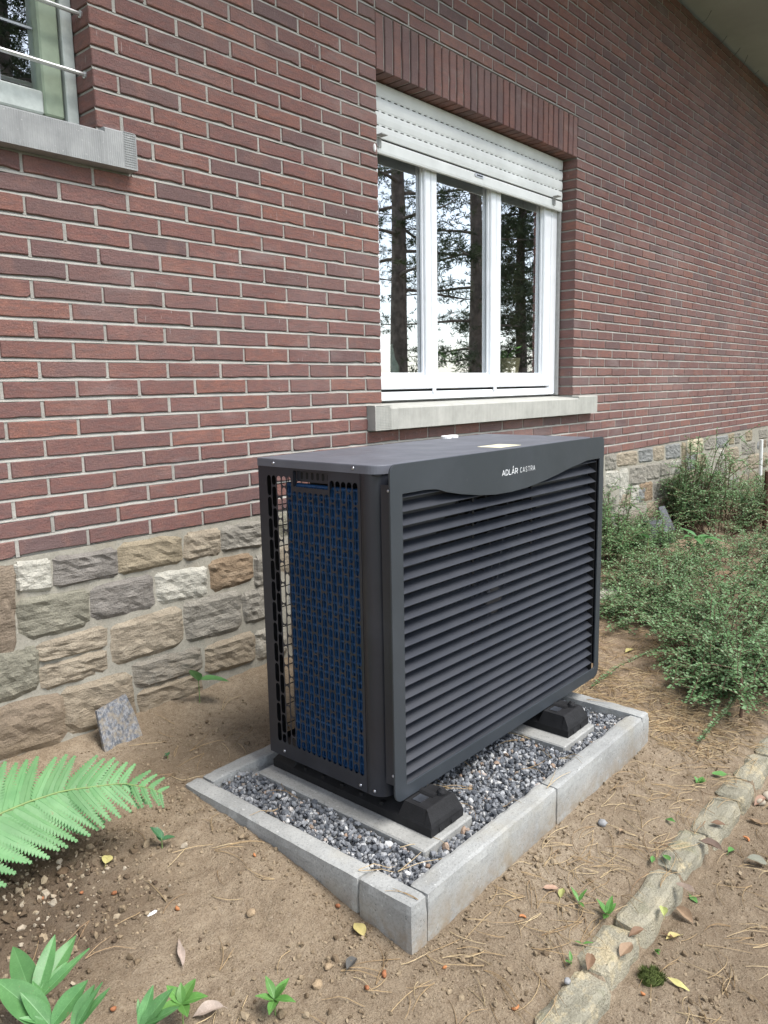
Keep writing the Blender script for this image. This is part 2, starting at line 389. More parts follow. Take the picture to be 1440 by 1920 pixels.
M['louvre'] = mk_powder('louvre_powder_coat', (.019, .022, .030), .46, .06)
M['inner'] = simple('black_inside', (.006, .006, .007), .7)
M['coil'] = simple('blue_coil_fins', (.017, .070, .170), .36, .6, .3, .3, 60, .3, .001, 400)
M['rubber'] = simple('black_rubber', (.009, .009, .010), .68, .35, 0, .4, 30, .5, .002, 160)
M['screw'] = simple('zinc_screw', (.45, .46, .50), .3, .6, 1.0)
M['logo'] = simple('logo_white', (.75, .77, .78), .5, .3, 0, .05, 40, 0)
M['pvc'] = simple('white_window_paint', (.79, .81, .83), .35, .5, 0, .05, 9, .1, .001, 60)
M['shutter'] = simple('shutter_slat', (.66, .675, .655), .5, .4, 0, .10, 5, .1, .001, 30)
M['greenframe'] = simple('green_grey_paint', (.235, .285, .205), .5, .4, 0, .15, 14, .2, .001, 80)
M['oldwhite'] = simple('weathered_white_paint', (.42, .45, .42), .5, .4, 0, .2, 20, .2, .001, 80)
M['alu'] = simple('bare_aluminium', (.62, .63, .64), .38, .5, .85, .1, 30, .05)
M['lead'] = simple('lead_came', (.30, .32, .34), .5, .5, .5)
M['caulk'] = simple('grey_sealant', (.36, .36, .35), .8)
M['glass'] = mk_glass()
M['room'] = simple('room_plaster', (.30, .285, .26), .9, .1, 0, .15, 3, 0)
M['sillg'] = mk_sill('bluestone_sill', (.23, .235, .235), (.33, .335, .33), 46, .3)
M['silll'] = mk_sill('limestone_sill', (.33, .33, .30), (.43, .425, .39), 18, .12)
M['soffit'] = simple('soffit_board', (.32, .335, .34), .85, .2, 0, .12, 1.6, .2, .002, 12)
M['roof'] = simple('roof_slate', (.06, .06, .065), .8)
M['dark'] = simple('dark_gap', (.012, .012, .012), .9)
M['gravel'] = mk_tinted('gravel', [(0, (.075, .083, .097)), (.25, (.125, .134, .15)), (.5, (.185, .195, .212)), (.74, (.265, .275, .29)), (.88, (.40, .405, .41)), (.95, (.62, .62, .60)), (.98, (.36, .25, .18)), (1, (.26, .21, .165))], .8, .3, 300, .4)
M['clods'] = mk_tinted('soil_clods', [(0, (.085, .060, .042)), (.2, (.155, .112, .072)), (.5, (.275, .210, .138)), (.94, (.34, .27, .185)), (1, (.42, .36, .28))], .95, .1, 200, .6)
M['needles'] = mk_tinted('pine_needles', [(0, (.30, .20, .105)), (.4, (.42, .30, .165)), (.8, (.54, .42, .25)), (1, (.26, .16, .09))], .8, .2, 200, .1)
M['cotleaf'] = mk_tinted('cotoneaster_leaves', [(0, (.088, .185, .062)), (.35, (.142, .272, .105)), (.7, (.198, .345, .155)), (.92, (.265, .41, .215)), (1, (.36, .44, .27))], .45, .3, 300, .1, .28)
M['twig'] = simple('brown_twig', (.115, .075, .052), .85, .15, 0, .3, 60, .4, .002, 200)
M['fern'] = mk_leaf('fern_green', (.105, .270, .098), (.165, .350, .140), .5, False, .25)
M['fernrib'] = simple('fern_rib', (.17, .25, .08), .6)
M['broad'] = mk_leaf('fresh_green_leaf', (.085, .23, .075), (.14, .32, .115), .42, True, .28)
M['weedleaf'] = mk_leaf('weed_leaf', (.095, .25, .055), (.15, .34, .085), .45, True, .3)
M['darkleaf'] = mk_leaf('dark_seedling_leaf', (.035, .11, .045), (.06, .16, .07), .4, True, .15)
for k_, c_ in {'yellow': (.52, .47, .19), 'dark': (.10, .095, .09), 'pink': (.38, .25, .175), 'lime': (.36, .40, .14), 'brown': (.22, .14, .085), 'tan': (.32, .23, .145),
               'greybrown': (.23, .175, .135), 'green': (.10, .25, .06), 'greygreen': (.25, .26, .20), 'pinkgrey': (.38, .31, .26)}.items():
    M['lf_'+k_] = mk_leaf('dry_leaf_'+k_, tuple(x*.8 for x in c_), tuple(x*1.15 for x in c_), .7, True, .12)
M['orange'] = simple('orange_husk', (.44, .185, .075), .7, .3, 0, .3, 80, .3); M['rust'] = simple('rust_husk', (.28, .115, .055), .8, .2, 0, .3, 80, .4)
M['white'] = simple('white_plastic', (.78, .78, .76), .45, .4, 0, .05, 40, .05)
M['pgrey'] = simple('grey_pebble', (.25, .25, .25), .95, .15, 0, .25, 60, .5, .002, 200); M['cobble'] = simple('pale_cobble', (.40, .35, .27), .85, .2, 0, .2, 30, .5, .003, 90)
M['clod'] = simple('dark_clod', (.12, .082, .052), .95, .1, 0, .3, 60, .8, .004, 120); M['clodp'] = simple('pale_clod', (.30, .225, .145), .95, .1, 0, .3, 60, .8, .004, 120)
M['mossg'] = mk_tinted('moss', [(0, (.055, .075, .02)), (1, (.12, .15, .045))], .9, .1, 300, .2)
M['slate'] = simple('dusty_slate', (.085, .09, .10), .7)
M['granite'] = None
M['bark'] = simple('pine_bark', (.20, .165, .145), .95, .1, 0, .5, 9, 1., .03, 16)
M['pineleaf'] = mk_tinted('pine_foliage', [(0, (.045, .068, .036)), (.6, (.075, .105, .052)), (1, (.12, .15, .07))], .7, .2, 60, .1, .15)
M['hedge'] = mk_tinted('hedge_leaves', [(0, (.04, .06, .02)), (.6, (.075, .105, .035)), (1, (.13, .15, .055))], .6, .3, 60, .1, .2)
M['rustmetal'] = simple('rusty_steel', (.10, .048, .032), .85, .3, .2, .35, 40, .4, .002, 120)
M['sticker'] = simple('pale_yellow_sticker', (.70, .66, .46), .5, .3, 0, .08, 40, 0)
M['terracotta'] = simple('beige_pot', (.62, .54, .34), .6, .3, 0, .2, 18, .2)
M['bottle'] = simple('pale_green_bottle', (.22, .32, .27), .15, .6, 0, .1, 20, 0)

def mk_granite():
    m, t, b = newmat('speckled_slab', .6, .4); co = coords(t)
    c = ramp(t, noi(t, coords(t, (1, 1, .6)), 130, 6, .7), [(.42, (.09, .10, .115)), (.52, (.18, .19, .21)), (.62, (.30, .30, .30))])
    c = mix(t, ramp(t, noi(t, co, 60, 6, .7), [(.47, g3(0)), (.60, g3(.6))]), c, (.30, .245, .165))
    lk(t, c, b.inputs['Base Color']); bump(t, b, noi(t, co, 200, 4), .3, .002); return m
M['granite'] = mk_granite()
def mk_edging(cream=.85, nm='edging_stone'):
    m, t, b = newmat(nm, .93, .18); co = coords(t)
    c = ramp(t, noi(t, co, 7, 7, .65), [(.3, (.22, .205, .150)), (.5, (.33, .31, .24)), (.7, (.42, .38, .28))])
    c = mix(t, ramp(t, noi(t, co, 16, 6, .7), [(.50, g3(0)), (.62, g3(cream))]), c, (.54, .455, .29))
    c = mix(t, ramp(t, noi(t, coords(t, (1, 1, 1)), 11, 6, .7), [(.56, g3(0)), (.72, g3(.6))]), c, (.15, .165, .085))
    c = mix(t, ramp(t, noi(t, co, 220, 3), [(.3, g3(.4)), (.55, g3(0))]), c, (.10, .09, .06))
    lk(t, c, b.inputs['Base Color']); bump(t, b, math_(t, 'ADD', noi(t, co, 40, 7, .7), noi(t, co, 160, 4, .7)), .8, .007); return m
M['edging'] = mk_edging(); M['edging2'] = mk_edging(.2, 'grey_edging_stone')
# ------------------------------------------------------------------ ground
KX0, KX1, KY0, KY1, KZ = -.592, .7365, -1.2916, -.4319, -.6605
def nz(x, y, s, o=0.0): return noise.noise(Vector((x*s+o, y*s-o, o*1.7)))
def smooth(a, b, x):
    t = min(1, max(0, (x-a)/(b-a))); return t*t*(3-2*t)
def Hbase(x, y):
    yy = min(y, .0)
    if yy > -1.63: z = -.63+.115*yy
    else:
        z = -.8175
    step = smooth(-1.622, -1.642, y)*smooth(-.95, -.75, x)
    z -= .044*step
    if y < -1.64: z += .018*max(y, -6)+.0295
    # soil heaped against the left kerb and the house wall
    z += .022*math.exp(-((x+.66)/.09)**2)*smooth(-1.14, -.98, y)*smooth(-.2, -.35, y)
    z += .03*math.exp(-(y/.07)**2)-.013*math.exp(-((y+1.585)/.045)**2)*smooth(-.62, -.5, x)
    return z
def H(x, y, fine=True):
    if KX0+.03 < x < KX1-.03 and KY0+.03 < y < KY1-.03: return -.745
    z = Hbase(x, y)
    if not fine or x < -4 or x > 8 or y < -4.5: return z+.03*nz(x, y, .4, 9)
    path = .45 if y < -1.64 else 1.0
    clump = math.exp(-((x+1.2)**2+(y+.45)**2)/.12)
    z += .016*nz(x, y, 3.1, 1)*path+.007*nz(x, y, 9, 2)*path
    z += (.0048+.014*clump)*nz(x, y, 24, 3)+(.0040+.006*clump)*abs(nz(x, y, 52, 4))-.0022*abs(nz(x, y, 15, 6))
    return z
xs = np.unique(np.round(np.concatenate([[-80, -40, -20, -12, -8, -6, -4.5, -3.6, -3, -2.6, -2.2, -1.9], np.arange(-1.7, 1.5, .0115), np.arange(1.5, 3.2, .025), np.arange(3.2, 7.6, .06), [8, 9, 11, 15, 20, 30, 50, 80]]), 4))
ys = np.unique(np.round(np.concatenate([[-80, -50, -30, -20, -14, -10, -8, -6.5, -5.5, -4.7, -4, -3.5, -3, -2.7, -2.4], np.arange(-2.2, -1.67, .02), np.arange(-1.67, -1.60, .006), np.arange(-1.60, .05, .0115), [.3, 1, 8, 20, 40, 80]]), 4))
gv = [(x, y, H(x, y)) for y in ys for x in xs]
nx = len(xs)
gf = [(j*nx+i, j*nx+i+1, (j+1)*nx+i+1, (j+1)*nx+i) for j in range(len(ys)-1) for i in range(nx-1)]
g = MB(); g.v = gv; g.f = gf
tag(obj('ground', g, M['soil'], smooth=True), 'bare sandy soil sloping away from the house', kind='structure')

# ------------------------------------------------------------------ house
hk, PITCHB = .0575, .2185
WX0, WX1, WZ0, WZ1 = .818, 2.600, 7*hk, 31*hk
LX0, LX1, LZ0, LZ1 = -2.25, -.4658, 22*hk, 31*hk
XA, XB, ZT = -3.4, 9.5, 54*hk
house = empty('brick_house', (3.0, 0, -.63))
tag(house, 'red brown brick house wall on a rubble stone plinth with white windows', 'house')
# mortar bed, recessed behind the faces of the bricks
MR = .0090
mo = MB(); E_ = .007
def wallpiece(x0, x1, z0, z1): cbox(mo, x0, x1, MR, .34, z0, z1)
wallpiece(XA, LX0-E_, 0, ZT+.004)
wallpiece(LX0-E_, LX1+E_, 0, LZ0-.06); wallpiece(LX0-E_, LX1+E_, LZ1+E_, ZT+.004)
wallpiece(LX1+E_, WX0-E_, 0, ZT+.004)
wallpiece(WX0-E_, WX1+E_, 0, WZ0-.06); wallpiece(WX0-E_, WX1+E_, WZ1+E_, ZT+.004)
wallpiece(WX1+E_, XB, 0, ZT+.004)
obj('mortar', mo, M['mortar'], house)
mo = MB(); cbox(mo, XA, XB, .0045, .36, -.95, -.0005)
obj('plinth_mortar', mo, M['mortar2'], house)

def brick_geo(L, Hh, D, seed):
    """brick with rubbed, slightly ragged arrises; front face at y=0, left bottom corner at the origin"""
    r = random.Random(seed); j = lambda a: r.uniform(-a, a)
    P = []
    nseg = 5 if L > .12 else 3
    def corner(cx, cz, sx, sz):
        c = .0014+abs(j(.0014))+(.006 if r.random() < .05 else 0)
        a = (cx+sx*c, cz); b_ = (cx, cz+sz*c*.8)
        return a, b_
    a0, b0 = corner(0, 0, 1, 1); a1, b1 = corner(L, 0, -1, 1); a2, b2 = corner(L, Hh, -1, -1); a3, b3 = corner(0, Hh, 1, -1)
    P += [a0]
    for k in range(1, nseg): P.append((L*k/nseg+j(.012), j(.0017)+.0002+(.0038*r.random() if r.random() < .12 else 0)))
    P += [a1, b1, b2, a2]
    for k in range(nseg-1, 0, -1): P.append((L*k/nseg+j(.012), Hh+j(.0017)-.0002-(.0038*r.random() if r.random() < .12 else 0)))
    P += [a3, b3, b0]
    n = len(P); cx, cz = L/2, Hh/2
    dy = [j(.0012) for _ in range(n)]
    ring0 = [(x+(cx-x)*.0022/max(.02, abs(cx-x)) if abs(cx-x) > .0022 else x, j(.0005), z+(.0022 if z < cz else -.0022)) for x, z in P]
    ring1 = [(x, .0026+abs(d), z) for (x, z), d in zip(P, dy)]
    ring2 = [(x, D, z) for x, z in P]
    V = ring0+ring1+ring2
    F = [tuple(range(n))]
    for a in (0, 1):
        for i in range(n): F.append((a*n+i, a*n+n+i, a*n+n+(i+1) % n, a*n+(i+1) % n))
    F.append(tuple(range(3*n-1, 2*n-1, -1)))
    return V, F
def px_of(p):
    d = Vector(p)-CAM_POS; zc = d.dot(fwd)
    if zc < .1: return None
    return 720+1443.6*d.dot(rgt)/zc, 960-1443.6*d.dot(up)/zc
def px_area(x0, x1, z0, z1):
    q = [px_of((x, 0, z)) for x, z in ((x0, z0), (x1, z0), (x1, z1), (x0, z1))]
    if any(p is None for p in q): return 0
    cl = [(min(1440, max(0, a)), min(1920, max(0, b))) for a, b in q]
    return abs(sum(cl[i][0]*cl[(i+1) % 4][1]-cl[(i+1) % 4][0]*cl[i][1] for i in range(4)))/2
def behind_unit(x, z):
    q = px_of((x, 0, z))
    return q is not None and 500 < q[0] < 1125 and q[1] > 862
brs = []; jm = MB()
def row(x0, x1, org, k, zl=None):
    J = [x0]
    n0 = math.ceil((x0+.045-org)/PITCHB); x = org+n0*PITCHB
    while x < x1-.045:
        J.append(x+random.uniform(-.004, .004)); x += PITCHB
    J.append(x1)
    # bed joint struck with a weathered slope, and the upright joints between the bricks
    n_ = max(1, int((x1-x0)/.06)); V = []; zj = k*hk-.0053
    for q in range(n_+1):
        xx = x0+(x1-x0)*q/n_; e_ = .0010*noise.noise(Vector((xx*11, k*3.7, 0)))
        V += [(xx, .0088, zj-.0006), (xx, .0016+e_, zj-.0004), (xx, .0024+e_, zj+.0024), (xx, .0085, zj+.0112)]
    if k > 0: jm.add(V, [(4*q+r_, 4*q+4+r_, 4*q+5+r_, 4*q+1+r_) for q in range(n_) for r_ in range(3)])
    for xx in J[1:-1]:
        d_ = .0022+.0022*random.random(); cbox(jm, xx-.0056, xx+.0056, d_, .02, k*hk+.002, (k+1)*hk-.0025)
    for i in range(len(J)-1):
        a = J[i]+(.0046 if i else 0); b_ = J[i+1]-(.0046 if i+1 < len(J)-1 else 0)
        brs.append((a, b_, k*hk+.0050+random.uniform(-.0014, .0014), hk-.0103+random.uniform(-.001, .001)))
for k in range(54):
    oL = (.7135 if k % 2 == 0 else .604); oR = 2.600+(0 if k % 2 == 0 else .105)
    iv = [(XA, XB)]
    def cut(a, b_):
        global iv
        out = []
        for p, q in iv:
            if b_ <= p or a >= q: out.append((p, q)); continue
            if a > p: out.append((p, a))
            if b_ < q: out.append((b_, q))
        iv = out
    if 7 <= k < 31: cut(WX0, WX1)
    if 31 <= k < 35: cut(WX0, WX1); cut(LX0, LX1)
    if 22 <= k < 31: cut(LX0, LX1)
    if k in (5, 6): cut(.720, 2.850)
    if k in (20, 21): cut(-2.36, -.361)
    for a, b_ in iv:
        g_ = .0 if a in (XA, WX1, LX1) and k not in (5, 6) else .005
        row(a+(.0 if g_ == 0 else .005), b_, oR if (a >= 2.59 and 5 <= k < 35) else oL, k)
obj('pointing', jm, M['mortar'], house)
scored = sorted(range(len(brs)), key=lambda i: -(0 if behind_unit((brs[i][0]+brs[i][1])/2, brs[i][2]+.02) else px_area(brs[i][0], brs[i][1], brs[i][2], brs[i][2]+brs[i][3])))
# the soldier course takes its own name; the 300 largest in the picture are single bricks
big = set(scored[:300])
cache = {}; mass = MB()
for i, (a, b_, z, h_) in enumerate(brs):
    L = b_-a
    if i in big:
        key = (round(L/.004), i % 14)
        if key not in cache:
            V, F = brick_geo(round(L/.004)*.004, .0472, .10, i*13+5)
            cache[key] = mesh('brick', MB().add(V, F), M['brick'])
        o = bpy.data.objects.new('brick', cache[key]); COL.objects.link(o); o.parent = house
        o.location = Vector((a, random.uniform(-.0012, .0012), z))-wl(house)
    else:
        V, F = brick_geo(L, h_, .10, i % 97)
        mass.merge(V, F, (a, random.uniform(-.0012, .0012), z), tint=random.random())
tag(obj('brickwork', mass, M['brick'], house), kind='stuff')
# soldier courses over the openings
for (x0, x1) in ((WX0, WX1), (LX0, LX1)):
    n = 31; pt = (x1-x0)/n
    vis = x0 > 0
    for s in range(n):
        V, F = brick_geo(4*hk-.012, pt-.0105, .10, 900+s)
        V = [(p[2], p[1], p[0]) for p in V]; F = [tuple(reversed(f)) for f in F]
        xx = x0+s*pt+.0052+random.uniform(-.001, .001)
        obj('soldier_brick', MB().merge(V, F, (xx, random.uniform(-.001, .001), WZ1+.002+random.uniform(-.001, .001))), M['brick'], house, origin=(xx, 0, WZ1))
# inner reveal of the deep wall, seen through the third pane
ir = MB()
for k in range(6, 31):
    ys_ = [.372, .48] if k % 2 else [.372, .42, .48]
    for a, b_ in zip(ys_[:-1], ys_[1:]):
        V, F = brick_geo(b_-a-.010, hk-.0103, .08, k*7+int(a*100)); V = [(2.602+p[1], a+.005+p[0], k*hk+.005+p[2]) for p in V]; ir.add(V, [tuple(reversed(f)) for f in F], random.random())
cbox(ir, 2.608, 2.75, .3625, .50, 5*hk, 32*hk, 0, .3)
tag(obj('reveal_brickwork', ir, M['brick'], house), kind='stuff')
# plinth of rubble stones
STONES = [
('brown',-0.905,-0.010,-0.835,-0.017,-0.859,-0.276,-0.930,-0.264),
('white',-0.829,-0.010,-0.729,-0.019,-0.733,-0.112,-0.829,-0.101),
('purple',-0.715,-0.017,-0.506,-0.022,-0.511,-0.111,-0.713,-0.113),
('ochre',-0.493,-0.011,-0.260,-0.019,-0.264,-0.115,-0.496,-0.112),
('tan',-0.239,-0.012,-0.095,-0.020,-0.098,-0.116,-0.244,-0.113),
('grey',-0.082,-0.015,0.110,-0.016,0.107,-0.117,-0.085,-0.107),
('white',-0.367,-0.139,-0.160,-0.152,-0.166,-0.256,-0.361,-0.241),
('rust',-0.145,-0.137,0.050,-0.143,0.047,-0.240,-0.136,-0.249),
('purple',-0.599,-0.137,-0.383,-0.136,-0.386,-0.247,-0.601,-0.243),
('green',-0.835,-0.128,-0.615,-0.140,-0.620,-0.249,-0.831,-0.256),
('grey',-0.261,-0.265,-0.013,-0.273,-0.020,-0.418,-0.257,-0.412),
('grey',-0.000,-0.287,0.104,-0.287,0.107,-0.408,0.007,-0.408),
('tan',-0.544,-0.278,-0.274,-0.273,-0.280,-0.413,-0.548,-0.412),
('tan',-0.785,-0.279,-0.564,-0.273,-0.568,-0.341,-0.787,-0.329),
('tan',-0.783,-0.349,-0.570,-0.353,-0.575,-0.421,-0.783,-0.417),
('green',-0.932,-0.279,-0.792,-0.282,-0.794,-0.410,-0.945,-0.421),
('tan',-0.183,-0.450,0.042,-0.446,0.040,-0.566,-0.183,-0.549),
('grey',-0.479,-0.429,-0.208,-0.442,-0.209,-0.527,-0.468,-0.518),
('tan',-0.463,-0.530,-0.210,-0.538,-0.212,-0.626,-0.461,-0.627),
('tan',-0.721,-0.437,-0.488,-0.454,-0.483,-0.620,-0.721,-0.587),
('brown',-0.947,-0.432,-0.722,-0.449,-0.726,-0.602,-0.962,-0.588),
('grey',0.066,-0.157,0.155,-0.158,0.154,-0.281,0.066,-0.275),
('pale',0.056,-0.453,0.200,-0.458,0.204,-0.581,0.054,-0.566),
('grey',3.088,0.004,3.253,-0.003,3.260,-0.114,3.095,-0.107),
('tan',3.266,-0.002,3.607,-0.009,3.615,-0.107,3.277,-0.097),
('blue',3.635,-0.000,3.888,-0.006,3.898,-0.110,3.649,-0.100),
('tan',3.903,-0.004,4.110,-0.006,4.121,-0.116,3.920,-0.110),
('blue',4.142,-0.005,4.442,-0.010,4.456,-0.128,4.161,-0.118),
('ochre',4.481,-0.011,4.568,-0.012,4.605,-0.258,4.518,-0.259),
('cream',4.610,-0.000,4.975,-0.002,4.992,-0.125,4.631,-0.111),
('blue',4.597,-0.130,4.816,-0.136,4.830,-0.245,4.618,-0.242),
('grey',3.489,-0.120,3.769,-0.129,3.782,-0.269,3.491,-0.250),
('grey',3.787,-0.128,4.026,-0.137,4.038,-0.253,3.801,-0.247),
('grey',4.042,-0.132,4.246,-0.140,4.252,-0.252,4.059,-0.243),
('pale',4.267,-0.145,4.477,-0.153,4.489,-0.256,4.282,-0.246),
('rust',3.680,-0.261,3.907,-0.269,3.926,-0.408,3.697,-0.390),
('grey',3.928,-0.265,4.147,-0.268,4.160,-0.398,3.948,-0.407),
('grey',4.164,-0.276,4.351,-0.285,4.372,-0.403,4.183,-0.390),
('tan',4.373,-0.265,4.552,-0.272,4.560,-0.336,4.391,-0.329),
('tan',4.569,-0.264,4.833,-0.264,4.842,-0.332,4.584,-0.325),
('pale',3.481,-0.263,3.658,-0.268,3.669,-0.407,3.497,-0.394),
('tan',3.820,-0.426,4.304,-0.415,4.321,-0.568,3.845,-0.535),
('grey',4.400,-0.343,4.747,-0.343,4.755,-0.408,4.413,-0.397),
('grey',5.002,0.000,5.264,-0.006,5.281,-0.118,5.026,-0.111),
('blue',5.308,-0.013,5.619,-0.011,5.637,-0.121,5.332,-0.116),
('ochre',5.651,-0.007,5.792,-0.007,5.810,-0.110,5.677,-0.109),
('grey',5.830,-0.005,5.977,-0.007,5.996,-0.116,5.858,-0.113),
('tan',5.554,-0.142,5.962,-0.148,5.997,-0.260,5.580,-0.248),
('pale',5.407,-0.146,5.527,-0.147,5.542,-0.241,5.430,-0.239),
('ochre',4.856,-0.146,5.055,-0.144,5.079,-0.256,4.878,-0.252),
('ochre',6.154,-0.012,6.364,-0.012,6.383,-0.113,6.183,-0.111),
('grey',6.047,-0.123,6.496,-0.133,6.520,-0.253,6.078,-0.235),
('grey',6.584,-0.019,6.900,-0.019,6.923,-0.122,6.615,-0.115),
('pale',3.108,-0.118,3.301,-0.129,3.309,-0.240,3.115,-0.225),
('pale',3.319,-0.121,3.457,-0.126,3.476,-0.382,3.342,-0.372),
('grey',5.321,-0.241,5.636,-0.253,5.655,-0.368,5.347,-0.353),
('tan',6.278,-0.258,6.956,-0.278,6.988,-0.427,6.315,-0.399)
]
def stone_obj(poly, colr, seed, proud=.02):
    r = random.Random(seed); nu, nv = (11, 8) if seed < 2000 else (5, 4)
    P = [Vector((p[0], 0, p[1])) for p in poly]      # tl, tr, br, bl
    gx, gz = (.0075, .0062) if seed < 2000 else (0, 0)
    for q_, (sx, sz) in enumerate(((-1, 1), (1, 1), (1, -1), (-1, -1))): P[q_] += Vector((sx*gx, 0, sz*gz if P[q_].z < -.03 or sz < 0 else 0))
    V = []; F = []
    for jv in range(nv+1):
        for iu in range(nu+1):
            u, v = iu/nu, jv/nv
            p = (P[0]*(1-u)+P[1]*u)*(1-v)+(P[3]*(1-u)+P[2]*u)*v
            e = min(u, 1-u, v, 1-v)*2
            eu = min(u, 1-u)*nu; ev = min(v, 1-v)*nv
            rag = .008
            if eu < .5 or ev < .5:
                p.x += rag*noise.noise(Vector((p.x*19, p.z*19, seed*.7))); p.z += rag*noise.noise(Vector((p.z*19+7, p.x*19, seed*.7)))
                if eu < .5 and ev < .5: p.x += (.011 if u < .5 else -.011); p.z += (-.009 if v < .5 else .009)
            edge = min(1.0, min(eu, ev)/1.0)
            d = .0050-(proud*.42)*edge-proud*(.27*noise.noise(Vector((p.x*8, p.z*13, seed)))+.30*noise.noise(Vector((p.x*22, p.z*40, seed+3)))+.24*noise.noise(Vector((p.x*50, p.z*80, seed+5))))*edge
            V.append((p.x, d, p.z))
    for jv in range(nv):
        for iu in range(nu):
            a = jv*(nu+1)+iu; F.append((a, a+nu+1, a+nu+2, a+1))
    rim = [i for i in range(nu+1)]+[j*(nu+1)+nu for j in range(1, nv+1)]+[nv*(nu+1)+i for i in range(nu-1, -1, -1)]+[j*(nu+1) for j in range(nv-1, 0, -1)]
    b0 = len(V); V += [(V[i][0], .05, V[i][2]) for i in rim]
    for q in range(len(rim)): F.append((rim[q], rim[(q+1) % len(rim)], b0+(q+1) % len(rim), b0+q))
    c = sum(P, Vector())/4
    obj('stone', MB().add(V, F), M['st_'+colr], house, origin=(c.x, 0, c.z), smooth=False)
for i, s in enumerate(STONES):
    stone_obj([(s[1+2*q], s[2+2*q]) for q in range(4)], s[0], i*7+1, .026 if s[1] < 1 else .018)
# the courses nobody looks at from the path, and those beyond: same masonry
def fill(x0, x1, z0, z1, seed):
    r = random.Random(seed); x = x0
    while x < x1-.05:
        wd = min(r.uniform(.14, .34), x1-x)
        if x1-(x+wd) < .08: wd = x1-x
        stone_obj([(x+.008, z1), (x+wd-.008, z1+r.uniform(-.006, .006)), (x+wd-.008, z0+.016), (x+.008, z0+.016+r.uniform(-.006, .006))], r.choice(['grey', 'tan', 'tan', 'brown', 'green', 'purple', 'rust', 'blue', 'grey']), 2000+int(x*50)+seed*31)
        x += wd
fill(.165, 3.08, -.122, -.008, 1); fill(.165, 3.09, -.27, -.130, 2); fill(.215, 3.3, -.425, -.28, 3); fill(.215, 3.8, -.60, -.44, 4)
fill(6.95, 9.4, -.13, -.01, 5); fill(7.0, 9.4, -.27, -.14, 6); fill(-3.3, -.97, -.13, -.01, 7); fill(-3.3, -.97, -.29, -.14, 8); fill(-3.3, -.98, -.46, -.30, 9)
fill(-3.3, -.98, -.62, -.47, 10); fill(-.96, .05, -.78, -.635, 11); fill(3.32, 3.8, -.42, -.285, 12); fill(4.85, 5.3, -.42, -.345, 13); fill(4.33, 9.4, -.60, -.43, 14); fill(5.68, 6.26, -.41, -.27, 15); fill(6.55, 9.4, -.24, -.14, 16)

# sills (dressed stone, combed)
def sill(name, x0, x1, z0, z1, e0, e1, mat):
    s = MB()
    def blk(a, b_, ztf, ztb):
        V = [(a, -.044, z0), (b_, -.044, z0), (b_, .16, z0), (a, .16, z0), (a, -.044, ztf), (b_, -.044, ztf), (b_, .16, ztb), (a, .16, ztb),
             (a, -.038, ztf+.005), (b_, -.038, ztf+.005)]
        F = [(0, 1, 5, 4), (4, 5, 9, 8), (8, 9, 6, 7), (1, 2, 6, 9, 5), (0, 4, 8, 7, 3), (0, 3, 2, 1), (3, 7, 6, 2)]
        s.add(V, F)
    blk(x0, x0+e0, z1-.006, z1-.001); blk(x0+e0+.0004, x1-e1-.0004, z1-.018, z1+.006); blk(x1-e1, x1, z1-.006, z1-.001)
    return obj(name, s, mat, house)
sill('window_sill', .722, 2.850, 5*hk+.002, 7*hk-.004, .098, .25, M['silll'])
sill('window_sill', -2.36, -.362, 20*hk+.002, 22*hk-.004, .11, .104, M['sillg'])
# comb marks cut into the sill ends
cm = MB()
for q in range(15): cbox(cm, .728, .830, -.0453, -.043, 5*hk+.010+q*.0069, 5*hk+.0125+q*.0069)
obj('comb_mark', cm, M['silll'], house)
cm = MB()
for q in range(15): cbox(cm, -.405, -.366, -.0453, -.043, 20*hk+.010+q*.0069, 20*hk+.0125+q*.0069)
obj('comb_mark', cm, M['sillg'], house)

# ---- white three light window
win = empty('window', (1.709, .115, WZ0), house)
Yf = .100
f = MB()
cbox(f, .826, 2.560, .118, .17, WZ0+.012, .452, .003)          # bottom rail of the frame
cbox(f, .826, .905, .118, .17, .4525, WZ1-.004, .003); cbox(f, 2.510, 2.5745, .112, .17, WZ0+.012, WZ1-.004, .004)
cbox(f, .9055, 2.5095, .118, .17, 1.70, WZ1-.004, .003)
obj('frame', f, M['pvc'], win)
cbox_f = MB(); cbox(cbox_f, .826, 2.545, .104, .1178, WZ0+.010, WZ0+.020, .002); obj('drip_ledge', cbox_f, M['pvc'], win)
ck = MB(); cbox(ck, 2.5755, 2.594, .094, .16, WZ0+.004, WZ1-.002, .002); obj('sealant_strip', ck, M['caulk'], win)
gp = MB(); cbox(gp, .906, 2.509, .135, .15, .4525, .462); obj('shadow_gap', gp, M['dark'], win)
for (a, b_) in ((.907, 1.332), (1.336, 1.908), (1.912, 2.505)):
    p0, p1 = {0.907: (.95, 1.288), 1.336: (1.382, 1.862), 1.912: (1.958, 2.430)}[a]
    s = MB()
    cbox(s, a, p0, .112, .16, .464, 1.698, .005); cbox(s, p1, b_, .112, .16, .464, 1.698, .005)
    cbox(s, p0+.0005, p1-.0005, .113, .16, .464, .530, .005); cbox(s, p0+.0005, p1-.0005, .113, .16, 1.64, 1.698, .005)
    # glazing beads
    cbox(s, p0+.0004, p0+.010, .128, .142, .5305, 1.6395, .002); cbox(s, p1-.010, p1-.0004, .128, .142, .5305, 1.6395, .002); cbox(s, p0+.0105, p1-.0105, .128, .142, .5305, .542, .002)
    sa = obj('sash', s, M['pvc'], win)
    gl = MB(); cbox(gl, p0+.001, p1-.001, .1435, .1475, .531, 1.639); obj('pane', gl, M['glass'], sa)
